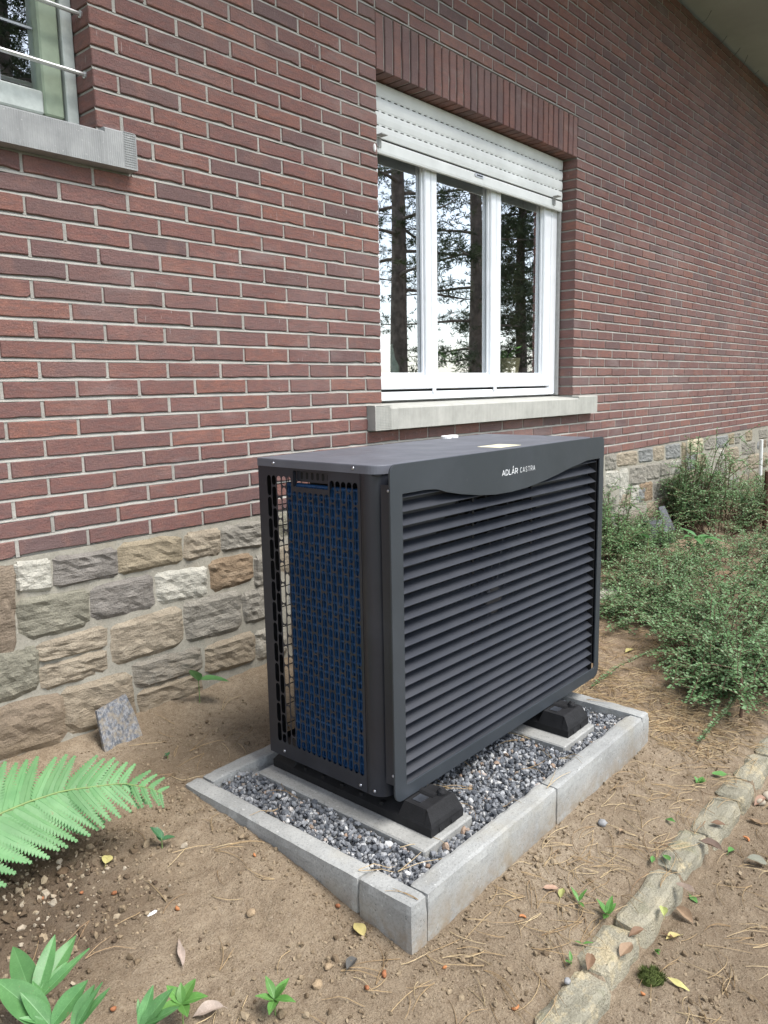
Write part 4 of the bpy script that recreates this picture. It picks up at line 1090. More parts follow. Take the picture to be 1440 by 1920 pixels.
ks = [(KX0, KX0+KB, KY0+.1655, KY1, 'long concrete kerb stone running back to the wall on the left side'),
      (KX0, KX0+KB, KY0, KY0+.163, 'short concrete kerb stone at the corner nearest the viewer'),
      (KX0+KB+.0025, .0695, KY0+.0015, KY0+.0595, 'front concrete kerb stone next to the near corner'),
      (.0725, .6755, KY0+.0008, KY0+.0588, 'front concrete kerb stone at the far half of the front row'),
      (.6785, KX1, KY0+.004, KY1, 'concrete kerb stone closing the gravel bed at the far end'),
      (KX0+KB+.003, .675, KY1-.058, KY1-.001, 'concrete kerb stone at the back of the gravel bed by the wall')]
for i, (x0, x1, y0, y1, lab) in enumerate(ks):
    ln_ = max(x1-x0, y1-y0); nl = int(ln_/.016); alx = x1-x0 > y1-y0
    s = rough_box(x0, x1, y0, y1, -.90, KZ+[0, .0015, 0, -.001, 0, .001][i], i*5.3+1, .0019, nl if alx else 5, 5 if alx else nl, 10, .0042)
    tag(obj('kerb_stone', s, M['concrete'], origin=((x0+x1)/2, (y0+y1)/2, -.9)), lab, 'kerb stone', 'concrete kerb round the gravel bed')

ico = bmesh.new(); bmesh.ops.create_icosphere(ico, subdivisions=1, radius=1)
IV = np.array([v.co[:] for v in ico.verts]); IF = np.array([[v.index for v in f.verts] for f in ico.faces]); ico.free()
def rots(n):
    q = RNG.normal(size=(n, 4)); q /= np.linalg.norm(q, axis=1)[:, None]
    w_, x, y, z = q.T
    return np.stack([np.stack([1-2*(y*y+z*z), 2*(x*y-z*w_), 2*(x*z+y*w_)], -1), np.stack([2*(x*y+z*w_), 1-2*(x*x+z*z), 2*(y*z-x*w_)], -1), np.stack([2*(x*z-y*w_), 2*(y*z+x*w_), 1-2*(x*x+y*y)], -1)], 1)
def rocks(name, P, S, mat, flat=.7, kind='stuff', label=None, jit=.30, tints=None):
    n = len(P); sc = np.stack([S, S*RNG.uniform(.6, 1, n), S*RNG.uniform(.45, 1, n)*flat/.7], -1)
    V = IV[None]*sc[:, None]*(1+RNG.uniform(-jit, jit, (n, 12, 1))); V = np.einsum('nij,nkj->nki', rots(n), V)+P[:, None]
    F = IF[None]+(np.arange(n)*12)[:, None, None]
    me = bpy.data.meshes.new(name); me.from_pydata(V.reshape(-1, 3).tolist(), [], F.reshape(-1, 3).tolist()); me.materials.append(mat)
    t_ = RNG.random(n) if tints is None else tints
    a = me.attributes.new('tint', 'FLOAT', 'POINT'); a.data.foreach_set('value', np.repeat(t_, 12).astype(np.float32))
    o = bpy.data.objects.new(name, me); COL.objects.link(o); tag(o, label, None, None, kind); return o
n = 15000
GX = RNG.uniform(KX0+KB+.004, .674, n); GY = RNG.uniform(KY0+.064, KY1-.062, n)
lay = RNG.random(n)
GZ = -.695+.018*lay+.004*np.sin(GX*9)+.003*np.sin(GY*14+2)
ok = ~(((GX > -.402) & (GX < -.183) | (GX > .321) & (GX < .544)) & (GY > -1.180) & (GZ < 9))
P = np.stack([GX, GY, GZ], -1)[ok]; rocks('gravel', P, np.clip(RNG.normal(.0066, .0018, len(P)), .003, .0125), M['gravel'], .8, label='grey and white crushed gravel inside the kerb')
bed = MB(); cbox(bed, KX0+KB+.001, .677, KY0+.0605, KY1-.0595, -.76, -.697)
tag(obj('gravel_bed', bed, M['gravel']), 'packed gravel under the loose stones', kind='structure')
# ------------------------------------------------------------------ stone edging of the path
EDG = [(-.552, -.340, -1.652, -1.562, -.812, 'lowest pale edging stone at the bottom edge with a grey pebble on it'), (-.338, -.160, -1.640, -1.548, -.808, 'mossy yellowish edging stone with a brown curled leaf on it'),
       (-.158, .122, -1.640, -1.560, -.806, 'long grey green edging stone behind the leaf pile'), (.124, .345, -1.634, -1.545, -.804, 'sandy edging stone with green leaves lying across it'),
       (.347, .598, -1.642, -1.556, -.806, 'grey edging stone between the sandy one and the pale cobbles'), (.600, .752, -1.640, -1.552, -.808, 'short edging stone just behind the pale cobbles'),
       (.754, .967, -1.636, -1.556, -.811, 'soil covered edging stone beyond the cobbles'), (.969, 1.165, -1.640, -1.560, -.810, 'far edging stone where the row leaves the picture on the right')]
for i, (x0, x1, y0, y1, zt, lab) in enumerate(EDG):
    tag(obj('edging_stone', rough_box(x0, x1, y0, y1, -.93, zt, i*3.7+2), M['edging2' if 'grey' in lab.split('edging')[0] else 'edging'], origin=((x0+x1)/2, -1.6, -.93)), lab, 'edging stone', 'rough stones edging the path')
def surf(x, y):
    for x0, x1, y0, y1, zt, _ in EDG:
        if x0 < x < x1 and y0 < y < y1: return zt+.003
    return H(x, y)

# ------------------------------------------------------------------ leaves
def leaf_geo(L, W, droop=.3, fold=.25, n=8, shape=.5, wave=0.0, seed=0, stalk=.0):
    """leaf along +x from the origin, blade up +z"""
    r = random.Random(seed); V = []; F = []
    for i in range(n+1):
        t = i/n; x = L*t; z = -droop*L*t*t
        wd = W/2*(math.sin(math.pi*t**(.6+shape*.6))**.85 if 0 < t < 1 else 0)
        wd = max(wd, .0006); wv = wave*L*math.sin(t*11+seed)
        rb = min(wd*.3, .0011)
        V += [(x, -wd, z+fold*wd+wv), (x, -wd*.5, z+fold*wd*.35+wv*.5), (x, -rb, z+.0004), (x, 0, z), (x, rb, z+.0004), (x, wd*.5, z+fold*wd*.35-wv*.4), (x, wd, z+fold*wd-wv)]
    for i in range(n):
        for k in range(6): a = i*7+k; F.append((a, a+7, a+8, a+1))
    return V, F
def place(V, org, direc, upv=(0, 0, 1)):
    d = Vector(direc).normalized(); u = Vector(upv); u = u-d*u.dot(d)
    if u.length < 1e-4: u = Vector((1, 0, 0))-d*d.x
    u.normalize(); s_ = u.cross(d); o = Vector(org)
    return [tuple(o+d*p[0]+s_*p[1]+u*p[2]) for p in V]

# ------------------------------------------------------------------ fern
rach = [(-1.42, -.52, -.70), (-1.33, -.49, -.575), (-1.22, -.478, -.515), (-1.12, -.477, -.497), (-1.054, -.476, -.497), (-.975, -.491, -.497), (-.913, -.527, -.500), (-.85, -.553, -.508), (-.806, -.612, -.520), (-.792, -.640, -.532)]
def along(pts, t):
    P = [Vector(p) for p in pts]; ls = [(P[i+1]-P[i]).length for i in range(len(P)-1)]; T = sum(ls)*t
    for i, l in enumerate(ls):
        if T <= l or i == len(ls)-1: return P[i].lerp(P[i+1], min(1, T/l)), (P[i+1]-P[i]).normalized()
        T -= l
fern = empty('fern', (-1.42, -.52, -.70)); tag(fern, 'bright green fern frond arching in from the left over dark soil', 'fern')
s = MB(); ps = [along(rach, k/24)[0] for k in range(25)]; tube(s, ps, [.0042*(1-.75*k/24) for k in range(25)], 6); obj('stem', s, M['fernrib'], fern)
NP = 25
for q in range(NP):
    t = .17+.815*(q/(NP-1))**.93
    c, d = along(rach, t)
    f_ = (1-((t-.17)/.83))
    Lp = (.028+.128*min(1, f_*1.75)**.85)
    horiz = Vector((-d.y, d.x, 0)).normalized()          # away from the viewer
    latu = (horiz*.80+Vector((0, 0, .60))).normalized()
    nrm = d.cross(latu).normalized()
    if nrm.z < 0: nrm = -nrm
    for side in (1, -1):
        cc = c+d*(.006 if side < 0 else 0)
        dr = (latu*side*(.92 if side > 0 else .95)+d*(.46+.25*(1-f_))).normalized()
        Ls = Lp*(1.0 if side < 0 else .92)*random.uniform(.94, 1.05)
        s = MB(); n = max(7, int(Ls/.0075)); tip_bend = Vector((0, 0, -1))
        cl = [cc+dr*Ls*(k/n)+tip_bend*(.10 if side < 0 else .05)*Ls*(k/n)**2+d*.10*Ls*(k/n)**2 for k in range(n+1)]
        tube(s, [cl[0], cl[n//2], cl[-1]], [.0012, .0009, .0004], 3, False)
        for k in range(n):
            tt = k/n; pl = .0285*Ls/.15*(1-tt)**.72*(.55+.45*min(1, tt*7))+.002
            dd = (cl[k+1]-cl[k]).normalized(); sd_ = nrm.cross(dd).normalized(); wd = Ls/n*.60
            for sg in (1, -1):
                b0 = cl[k]+dd*(wd*.2); tipp = b0+(sd_*sg*.93+dd*.42).normalized()*pl-nrm*pl*.12
                mid = b0.lerp(tipp, .55)
                V = [b0-dd*wd, b0+dd*wd, mid+dd*wd*.9+nrm*.0006, tipp+dd*.0006, tipp-dd*.0006, mid-dd*wd*.75+nrm*.0006]
                s.add(V, [(0, 1, 2, 5), (5, 2, 3, 4)])
        obj('leaflet', s, M['fern'], fern, origin=cc)

# ------------------------------------------------------------------ broad leaved plants in the near corner
PEO = [
((-1.264,-0.937,-0.640),[((-1.252,-0.838,-0.590),0.057),((-1.197,-0.883,-0.578),0.041),((-1.166,-0.898,-0.590),0.046),((-1.178,-0.963,-0.578),0.025),]),
((-1.269,-1.012,-0.640),[((-1.209,-1.023,-0.590),0.051),((-1.312,-0.917,-0.578),0.074),((-1.291,-0.963,-0.590),0.039),]),
((-1.249,-1.053,-0.640),[((-1.205,-1.045,-0.590),0.042),((-1.202,-1.064,-0.578),0.018),((-1.192,-1.070,-0.590),0.019),]),
((-1.160,-1.121,-0.660),[((-1.124,-1.108,-0.610),0.031),((-1.116,-1.151,-0.598),0.035),((-1.124,-1.177,-0.610),0.028),]),
]
names_ = [('broad leaved green plant with upright lance shaped leaves in the bottom corner below the fern', (-1.33, -1.03, -.76), PEO[:3]),
          ('small three leaved green shoot at the bottom edge between the larger plant and the weed', (-1.17, -1.12, -.75), PEO[3:])]
for lab, base, cls in names_:
    pl = empty('broad_leaved_plant', base); tag(pl, lab, 'plant', 'broad leaved plants at the bottom edge')
    st = MB()
    for node, lv in cls:
        bp = Vector(base)+Vector((random.uniform(-.02, .02), random.uniform(-.02, .02), 0)); nd_ = Vector(node)
        tube(st, [bp, bp.lerp(nd_, .55)+Vector((0, 0, .02)), nd_], [.004, .0032, .0022], 6)
        for q, (tip, wd) in enumerate(lv):
            v_ = Vector(tip)-nd_; L = v_.length*1.12; wdd = min(wd*.80, L*.42)
            V, F = leaf_geo(L, wdd, .10, .35, 10, .45, .012, q*3+int(L*900))
            upv = (CAM_POS-nd_).normalized()*.6+Vector((0, 0, 1))*.9
            o = obj('leaf', MB().add(place(V, nd_, v_+Vector((0, 0, .06*L)), upv), F, [0, 0, 0, 1, 0, 0, 0]*11), M['broad'], pl, origin=nd_, smooth=True)
            # narrow side lobe, as on compound leaves
            if wd > .03:
                V, F = leaf_geo(L*.62, wdd*.42, .12, .3, 7, .5, .01, q+40)
                sdv = v_.cross(Vector((0, 0, 1))).normalized()*(1 if q % 2 else -1)
                obj('leaf', MB().add(place(V, nd_+v_*.12, v_+sdv*L*.55, upv), F, [0, 0, 0, 1, 0, 0, 0]*8), M['broad'], pl, origin=nd_, smooth=True)
    obj('stem', st, M['fernrib'], pl)

def rosette(name, base, lv, hgt, mat, label, cat='plant', group=None, stemr=.0016):
    root = empty(name, base); tag(root, label, cat, group); b_ = Vector(base)
    st = MB(); topv = b_+Vector((0, 0, hgt)); tube(st, [b_-Vector((0, 0, .01)), b_.lerp(topv, .5)+Vector((.002, .001, 0)), topv], [stemr, stemr, stemr*.8], 5); obj('stem', st, M['fernrib'], root)
    for q, (az, el, L, wd, hh) in enumerate(lv):
        d = Vector((math.cos(R(az))*math.cos(R(el)), math.sin(R(az))*math.cos(R(el)), math.sin(R(el))))
        o_ = b_+Vector((0, 0, hgt*hh)); V, F = leaf_geo(L, wd, .22, .28, 8, .35, .01, q+7)
        obj('leaf', MB().add(place(V, o_, d), F, [0, 0, 0, 1, 0, 0, 0]*9), M[mat], root, origin=o_, smooth=True)
    return root
rosette('seedling', (-.262, -.055, H(-.262, -.055)), [(212, 58, .090, .044, .95), (-38, 4, .105, .050, 1.0)], .085, 'broad', 'two leaved seedling on a thin stem against the stone plinth', 'seedling', None, .0018)
rosette('seedling', (-.785, -.612, H(-.785, -.612)), [(120, 55, .040, .024, 1.0), (-30, 15, .034, .020, .8), (80, 60, .038, .02, .7)], .030, 'darkleaf', 'dark green seedling standing in soil left of the gravel bed', 'seedling')
rosette('seedling', (-.53, -.255, H(-.53, -.255)), [(30, 30, .016, .009, 1), (200, 30, .016, .009, 1), (110, 50, .012, .007, 1)], .010, 'darkleaf', 'tiny seedling in bare soil in front of the leaning speckled slab', 'seedling')
rosette('weed', (-.905, -1.190, H(-.905, -1.19)), [(10, 25, .048, .020, 1), (75, 45, .045, .018, 1), (140, 35, .040, .017, .9), (215, 20, .042, .018, .9), (290, 20, .048, .019, 1), (340, 55, .036, .015, 1), (40, 5, .03, .013, .5)], .040, 'weedleaf', 'small light green weed with pointed leaves at the bottom edge', 'weed')
rosette('weed', (-1.05, -1.085, H(-1.05, -1.085)), [(20, 30, .050, .026, 1), (95, 35, .046, .026, 1), (170, 25, .045, .024, 1), (250, 20, .045, .024, 1), (315, 25, .052, .028, 1), (55, 60, .035, .018, 1)], .055, 'weedleaf', 'round leaved green weed beside the pale dead leaf at the bottom edge', 'weed')
SPR = [(-.166, -1.480, .030, 'upright pointed green sprout between the yellow green leaf and the edging'), (-.150, -1.548, .048, 'clump of broad green grass blades against the mossy edging'),
       (-.279, -1.548, .022, 'single small green sprout above the mossy edging stone'), (-.352, -1.556, .026, 'green sprout growing where two low edging stones meet'),
       (.622, -1.500, .022, 'pale green sprig of tiny leaves on soil near the far edging'), (-.132, -1.662, .022, 'little green sprout in the leaf pile under the edging')]
for i, (x, y, sz, lab) in enumerate(SPR):
    z = H(x, y)
    lv = [(random.uniform(0, 360), random.uniform(25, 60), sz*random.uniform(.8, 1.3), sz*(.34 if i != 4 else .6), random.uniform(.3, 1)) for q in range([3, 5, 2, 4, 6, 4][i])]
    rosette('sprout', (x, y, z), lv, sz*.35, 'weedleaf', lab, 'sprout', None, .001)
# broad pale leaves in the shrubbery beyond
for i, (x, y, lab) in enumerate(((3.02, -.34, 'single broad pale green leaf standing in the shrubs near the house wall'), (3.28, -.56, 'cluster of broad pale green leaves among the small leaved shrubs'))):
    z = H(x, y)
    lv = ([(150, 35, .13, .075, 1)] if i == 0 else [(160, 20, .13, .065, 1), (210, 8, .16, .07, 1), (-70, 5, .17, .07, 1), (100, 40, .12, .06, 1), (-30, 10, .14, .06, 1)])
    rosette('broad_leaved_plant', (x, y, z), lv, .15, 'broad', lab, 'plant', None, .004)

# ------------------------------------------------------------------ small leaved shrubs beyond the heat pump
def shrub(name, label, spots, nstem, hgt, spread, leaf, lps, seed, lean=(0, 0), wood=.002):
    rg = np.random.default_rng(seed); rd = random.Random(seed)
    x0 = sum(p[0] for p in spots)/len(spots); y0 = sum(p[1] for p in spots)/len(spots)
    root = empty(name, (x0, y0, Hbase(x0, y0))); tag(root, label, 'shrub', 'small leaved shrubs along the house')
    st = MB(); LP = []; LD = []; LU = []; LS = []
    for q in range(nstem):
        cx, cy, rx, ry, hs_ = rd.choice(spots)
        a = rd.uniform(0, 2*math.pi); rr = math.sqrt(rd.random())
        bx, by = cx+rx*rr*math.cos(a)*.8, min(-.06, cy+ry*rr*math.sin(a)*.8)
        bz = Hbase(bx, by)-.01
        dirn = Vector((math.cos(a)*rd.uniform(.4, 1)+lean[0]+rd.uniform(-.4, .4), math.sin(a)*rd.uniform(.4, 1)+lean[1]+rd.uniform(-.4, .4), 0))
        lng = rd.random() < .22; Ls = spread*rd.uniform(.5, 1.15)*(1.5 if lng else 1); hh = hgt*hs_*rd.uniform(.35, 1.1)*(1-.35*rr)*(1.45 if lng else .9)
        pts = []
        for k in range(9):
            t = k/8; p = Vector((bx, by, bz))+dirn*Ls*t*.55
            p.z += hh*(1-(1-t)**2.2)-hh*.42*max(0, t-.5)**1.6*2.2
            p.x += .012*math.sin(7*t+q); p.y += .012*math.cos(6*t+q*2)
            p.y = min(p.y, -.035); p.z = max(p.z, Hbase(p.x, p.y)+.006); pts.append(p)
        tube(st, pts, [wood*(1.25-.9*k/8) for k in range(9)], 4, False)
        # side twigs
        lines = [pts]
        for w_ in range(rd.randint(2, 5)):
            k = rd.randint(2, 7); p = pts[k]; dd = Vector((rd.uniform(-1, 1), rd.uniform(-1, 1), rd.uniform(-.15, .7))).normalized()*rd.uniform(.05, .13)*(leaf/.011)
            tw = [p+dd*(m_/4)+Vector((0, 0, -.012*(m_/4)**2)) for m_ in range(5)]
            for z_ in tw: z_.y = min(z_.y, -.03); z_.z = max(z_.z, Hbase(z_.x, z_.y)+.005)
            tube(st, tw, [wood*.5]*5, 3, False); lines.append(tw)
        for ln in lines:
            m_ = lps if ln is pts else max(4, lps//4)
            for k in range(m_):
                t = (.22 if ln is pts else .05)+(.78 if ln is pts else .95)*(k+rd.random()*.6)/m_
                i_ = min(len(ln)-2, int(t*(len(ln)-1))); fr = t*(len(ln)-1)-i_
                p = ln[i_].lerp(ln[i_+1], fr); tg = (ln[i_+1]-ln[i_]).normalized()
                sd_ = tg.cross(Vector((0, 0, 1))); sd_ = sd_.normalized() if sd_.length > .05 else Vector((1, 0, 0))
                d = (sd_*(1 if k % 2 else -1)*rd.uniform(.5, 1.1)+tg*rd.uniform(.2, .8)+Vector((0, 0, rd.uniform(-.15, .40)))).normalized()
                u = (Vector((rd.uniform(-.45, .45), rd.uniform(-.55, .35), 1))).normalized()
                LP.append(p+d*.002); LD.append(d); LU.append(u); LS.append(leaf*rd.uniform(.6, 1.25))
    obj('twigs', st, M['twig'], root)
    P = np.array(LP); D = np.array(LD); U = np.array(LU); S = np.array(LS)[:, None]
    side = np.cross(D, U); side /= np.linalg.norm(side, axis=1)[:, None]+1e-9; nrm = np.cross(side, D)
    v0 = P; v1 = P+D*S*.5+side*S*.36+nrm*S*.06; v2 = P+D*S*1.0; v3 = P+D*S*.5-side*S*.36+nrm*S*.06
    n = len(P); V = np.stack([v0, v1, v2, v3], 1).reshape(-1, 3)
    F = (np.arange(n)*4)[:, None]+np.array([[0, 1, 2, 3]])
    me = bpy.data.meshes.new('foliage'); og = wl(root); me.from_pydata((V-np.array(og)).tolist(), [], F.tolist()); me.materials.append(M['cotleaf'])
    a = me.attributes.new('tint', 'FLOAT', 'POINT'); a.data.foreach_set('value', np.repeat(np.clip(rg.normal(.42, .24, n), 0, .999), 4).astype(np.float32))
    o = bpy.data.objects.new('foliage', me); COL.objects.link(o); o.parent = root; o['kind'] = 'stuff'
    return root
shrub('shrub', 'low spreading shrub nearest the path, woody at its base, right of the gravel bed', [(1.80, -1.20, .40, .25, 1), (2.25, -1.15, .5, .34, 1.1), (1.46, -1.32, .20, .13, .8)], 300, .28, .42, .0155, 46, 11, (-.1, -.1), .0022)
shrub('shrub', 'low loose shrub in the middle, between the heat pump and the broad pale leaves', [(2.55, -.60, .5, .20, .8), (3.3, -.78, .7, .30, 1), (2.0, -.72, .25, .12, .55)], 270, .24, .42, .0155, 44, 12)
shrub('shrub', 'taller shrub against the stone plinth around the white pole', [(4.5, -.36, .7, .24, 1.35), (5.4, -.55, .9, .40, 1.05), (4.35, -.16, .3, .1, 1.75), (6.6, -.6, .8, .45, 1)], 400, .40, .54, .0185, 48, 13, (0, 0), .003)
shrub('shrub', 'straggly shrub climbing the plinth just behind the far edge of the heat pump', [(2.95, -.14, .20, .07, 1.25), (3.35, -.22, .35, .10, .6), (2.6, -.2, .2, .1, .9)], 200, .36, .30, .016, 44, 14)
shrub('shrub', 'wide shrub beyond the brown metal stake at the right edge', [(4.4, -1.2, .9, .45, 1), (5.6, -1.4, 1.0, .5, 1), (3.3, -1.45, .6, .3, .9)], 460, .30, .46, .018, 50, 15, (0, 0), .003)
# trailing shoot that reaches out over the soil
for i, (pp, lab) in enumerate((([(1.60, -1.12, .10), (1.38, -1.03, .07), (1.20, -.97, .04), (1.07, -.955, .02), (.98, -.955, .012)], 'trailing shoot with tiny leaves lying on soil behind the gravel bed'), ([(1.35, -1.42, .09), (1.15, -1.43, .05), (.98, -1.42, .03), (.86, -1.42, .015)], 'trailing shoot hanging towards the path below the nearest shrub'))):
    root = empty('trailing_shoot', (pp[-1][0], pp[-1][1], H(pp[-1][0], pp[-1][1]))); tag(root, lab, 'shoot')
    P = [Vector((x, y, Hbase(x, y)+h_)) for x, y, h_ in pp]; s = MB(); tube(s, P, [.003, .0025, .002, .0015, .001][:len(P)], 5); obj('stem', s, M['twig'], root)
    fo = MB()
    for k in range(150):
        p, d = along(P, (k+.5)/150); sdv = d.cross(Vector((0, 0, 1))).normalized()*(1 if k % 2 else -1)
        dd = sdv*random.uniform(.5, 1)+d*random.uniform(0, .8)+Vector((0, 0, random.uniform(-.1, .8))); V, F = leaf_geo(random.uniform(.009, .016), .008, .1, .3, 2)
        fo.add(place(V, p+Vector((0, 0, .004*random.random())), dd, (random.uniform(-.5, .5), random.uniform(-.5, .5), 1)), F, random.random()*.8)
    tag(obj('foliage', fo, M['cotleaf'], root), kind='stuff')
s = MB(); x, y = 1.20, -1.455; z = H(x, y); tube(s, [(x, y, z-.02), (x+.006, y-.004, z+.05), (x-.004, y, z+.13), (x+.01, y+.01, z+.19)], [.007, .006, .006, .004], 7); tube(s, [(x-.004, y, z+.11), (x-.05, y+.01, z+.17)], [.004, .003], 5)
tag(obj('bare_stem', s, M['twig'], origin=(x, y, z)), 'bare grey woody stem standing in front of the nearest shrub', 'stem')

# poles, slates and slabs
s = MB(); lathe(s, (6.30, -.12, -.75), (-.01, .02, 1), [(0, .017), (.65, .017), (.652, .014)], 10); tag(obj('white_pole', s, M['white'], origin=(6.3, -.12, -.75)), 'thin white pole stuck in the shrubs by the plinth', 'pole')
s = MB(); lathe(s, (4.60, -.62, -.75), (-.03, 0, 1), [(0, .017), (.53, .017), (.532, .013)], 8); tag(obj('metal_stake', s, M['rustmetal'], origin=(4.6, -.62, -.75)), 'short rusty brown metal stake at the right edge of the view', 'stake')
def slab_poly(name, pts, th, mat, label, cat):
    P = [Vector(p) for p in pts]; n = (P[1]-P[0]).cross(P[-1]-P[0]).normalized()*th
    V = P+[p+n for p in P]; k = len(P)
    F = [tuple(range(k)), tuple(range(2*k-1, k-1, -1))]+[(i, k+i, k+(i+1) % k, (i+1) % k) for i in range(k)]
    return tag(obj(name, MB().add(V, F), M[mat], origin=pts[0]), label, cat)
slab_poly('broken_slab', [(-.655, -.105, -.70), (-.512, -.105, -.70), (-.524, -.062, -.575), (-.546, -.048, -.497), (-.560, -.050, -.500), (-.653, -.055, -.518)], .012, 'granite', 'broken grey speckled stone slab leaning on the plinth behind the fern', 'stone slab')
slab_poly('roof_slate', [(3.30, -.22, -.66), (3.52, -.34, -.63), (3.60, -.20, -.50), (3.40, -.09, -.50)], .010, 'slate', 'dark tilted slate lying in the shrubs near the plinth', 'slate')
slab_poly('roof_slate', [(3.66, -.20, -.60), (3.80, -.22, -.60), (3.80, -.13, -.43), (3.72, -.12, -.43)], .008, 'slate', 'narrow dark slate standing in the shrubs behind the tilted one', 'slate')
s = rough_box(2.02, 2.52, -.52, -.26, -.80, -.672, 9.3, .006, 6, 5, 2); tag(obj('flagstone', s, M['flag'], origin=(2.27, -.39, -.8)), 'pale flat flagstone in the soil right behind the heat pump', 'flagstone')

# ------------------------------------------------------------------ litter on the soil
ITEMS = [
('fallen_leaf',-0.906,-0.555,0.050,'yellow','pale yellow oval leaf lying on dark soil below the fern'),
('fallen_leaf',-0.624,-1.160,0.050,'yellow','pale yellow fallen leaf on soil just off the nearest kerb corner'),
('fallen_leaf',-0.712,-1.220,0.045,'dark','dark grey curled leaf on open soil before the kerb corner'),
('fallen_leaf',-0.170,-1.405,0.040,'pink','pinkish brown leaf beside a yellow green leaf near the front kerb'),
('fallen_leaf',-0.164,-1.432,0.035,'lime','small yellow green leaf touching a pinkish leaf near the front kerb'),
('fallen_leaf',-0.331,-1.591,0.045,'brown','brown curled leaf lying on the mossy edging stone'),
('fallen_leaf',-0.209,-1.745,0.050,'yellow','slim yellow leaf on the path beside the moss tuft'),
('fallen_leaf',-0.062,-1.651,0.040,'lime','yellow green leaf on the path against the stone edging'),
('fallen_leaf',-0.060,-1.677,0.040,'yellow','yellow leaf overlapped by a brown one on the path'),
('fallen_leaf',-0.064,-1.667,0.035,'brown','narrow brown leaf lying over yellow leaves on the path'),
('fallen_leaf',0.026,-1.674,0.055,'tan','broad tan curled leaf in the leaf pile on the path'),
('fallen_leaf',0.058,-1.662,0.050,'greybrown','grey brown leaf lying on top of the path leaf pile'),
('fallen_leaf',0.113,-1.665,0.035,'green','fresh green leaf on the path by the edging stones'),
('fallen_leaf',0.286,-1.648,0.065,'greybrown','large grey brown curled leaf under the edging on the path'),
('fallen_leaf',0.408,-1.629,0.040,'brown','brown leaf standing against the edging stone corner'),
('fallen_leaf',0.387,-1.677,0.035,'green','green leaf alone on the path right of the edging'),
('fallen_leaf',0.373,-1.751,0.055,'greygreen','grey green dry leaf on the open path'),
('fallen_leaf',0.588,-1.684,0.050,'tan','flat tan leaf on the path below the pale cobbles'),
('fallen_leaf',0.712,-1.663,0.050,'pink','pinkish tan leaf beside the two pale cobbles'),
('fallen_leaf',-0.241,-1.636,0.055,'tan','tan curled leaf beside the green moss tuft'),
('fallen_leaf',-0.179,-1.633,0.040,'brown','brown pointed leaf at the foot of the mossy edging stone'),
('fallen_leaf',0.116,-1.552,0.045,'green','narrow green leaf lying across the pale edging stone'),
('fallen_leaf',0.148,-1.579,0.040,'green','round green leaf on the pale edging stone'),
('fallen_leaf',0.717,-1.535,0.050,'green','green leaf pair on soil behind the far edging stones'),
('fallen_leaf',0.324,-1.522,0.030,'green','small green leaf standing in soil between kerb and edging'),
('fallen_leaf',0.170,-1.442,0.030,'tan','pale tan leaf scrap on the soil mid way to the edging'),
('fallen_leaf',-1.000,-1.098,0.060,'pinkgrey','pale pinkish dead leaf beside the small green weed at the bottom edge'),
('fallen_leaf',1.483,-0.889,0.060,'yellow','bright yellow twisted leaf on soil right of the heat pump'),
('fallen_leaf',-0.953,-0.939,0.060,'pinkgrey','long pale shredded bark like leaf on the bare soil'),
('pine_cone_scale',-0.312,-1.408,0.020,'orange','orange curled cone scale on soil before the front kerb'),
('pine_cone_scale',-0.538,-1.523,0.020,'orange','orange curled cone scale near the bottom edge left of the edging'),
('pine_cone_scale',-0.278,-1.695,0.022,'orange','orange husk just below the moss tuft'),
('pine_cone_scale',0.472,-1.688,0.024,'orange','orange curled husk on the path beyond the leaf pile'),
('pine_cone_scale',-0.654,-0.831,0.020,'orange','orange husk on soil left of the left hand kerb'),
('pine_cone_scale',-0.730,-1.276,0.030,'rust','rust husk on soil beside the dark grey leaf'),
('pine_cone_scale',-0.680,-1.289,0.035,'rust','long rust husk nearest below the kerb corner'),
('pine_cone_scale',-0.616,-1.079,0.032,'rust','rust husk close to the kerb joint on the left side'),
('pine_cone_scale',-0.571,-1.363,0.022,'orange','tan husk on the soil in front of the front kerb'),
('pine_cone_scale',-1.081,-0.557,0.030,'rust','rust husk under the shade of the fern'),
('pine_cone_scale',-1.007,-0.614,0.024,'rust','round reddish husk in damp soil below the fern'),
('pine_cone_scale',-0.959,-0.670,0.030,'rust','long reddish husk in damp soil below the yellow leaf'),
('pine_cone_scale',-0.874,-0.815,0.026,'orange','orange husk beside the white chip'),
('pine_cone_scale',-1.123,-0.958,0.028,'rust','reddish husk between the two broad leaved plants'),
('white_chip',-0.922,-0.781,0.030,'white','small white chip lying on the bare soil'),
('pebble',-0.408,-1.576,0.018,'pgrey','small blue grey pebble on the lowest edging stone'),
('pebble',0.165,-1.385,0.030,'pgrey','grey flat pebble sunk in soil before the front kerb'),
('cobble',0.715,-1.664,0.034,'cobble','pale cobble leaning on the edging, smaller of two'),
('cobble',0.770,-1.672,0.046,'cobble','pale cobble beside the edging, bigger of two'),
('pebble',-1.005,-0.516,0.030,'clod','round dark clod in the damp soil under the fern'),
('pebble',-0.558,-1.000,0.028,'clod','brown clod against the left kerb side'),
('pebble',-0.797,-1.200,0.025,'clodp','pale brown clod on open soil left of the dark leaf'),
('pebble',-0.749,-1.185,0.020,'clodp','small tan clod on open soil above the dark leaf'),
('pebble',-0.767,-0.948,0.025,'clodp','flat tan clod on soil left of the kerb'),
]
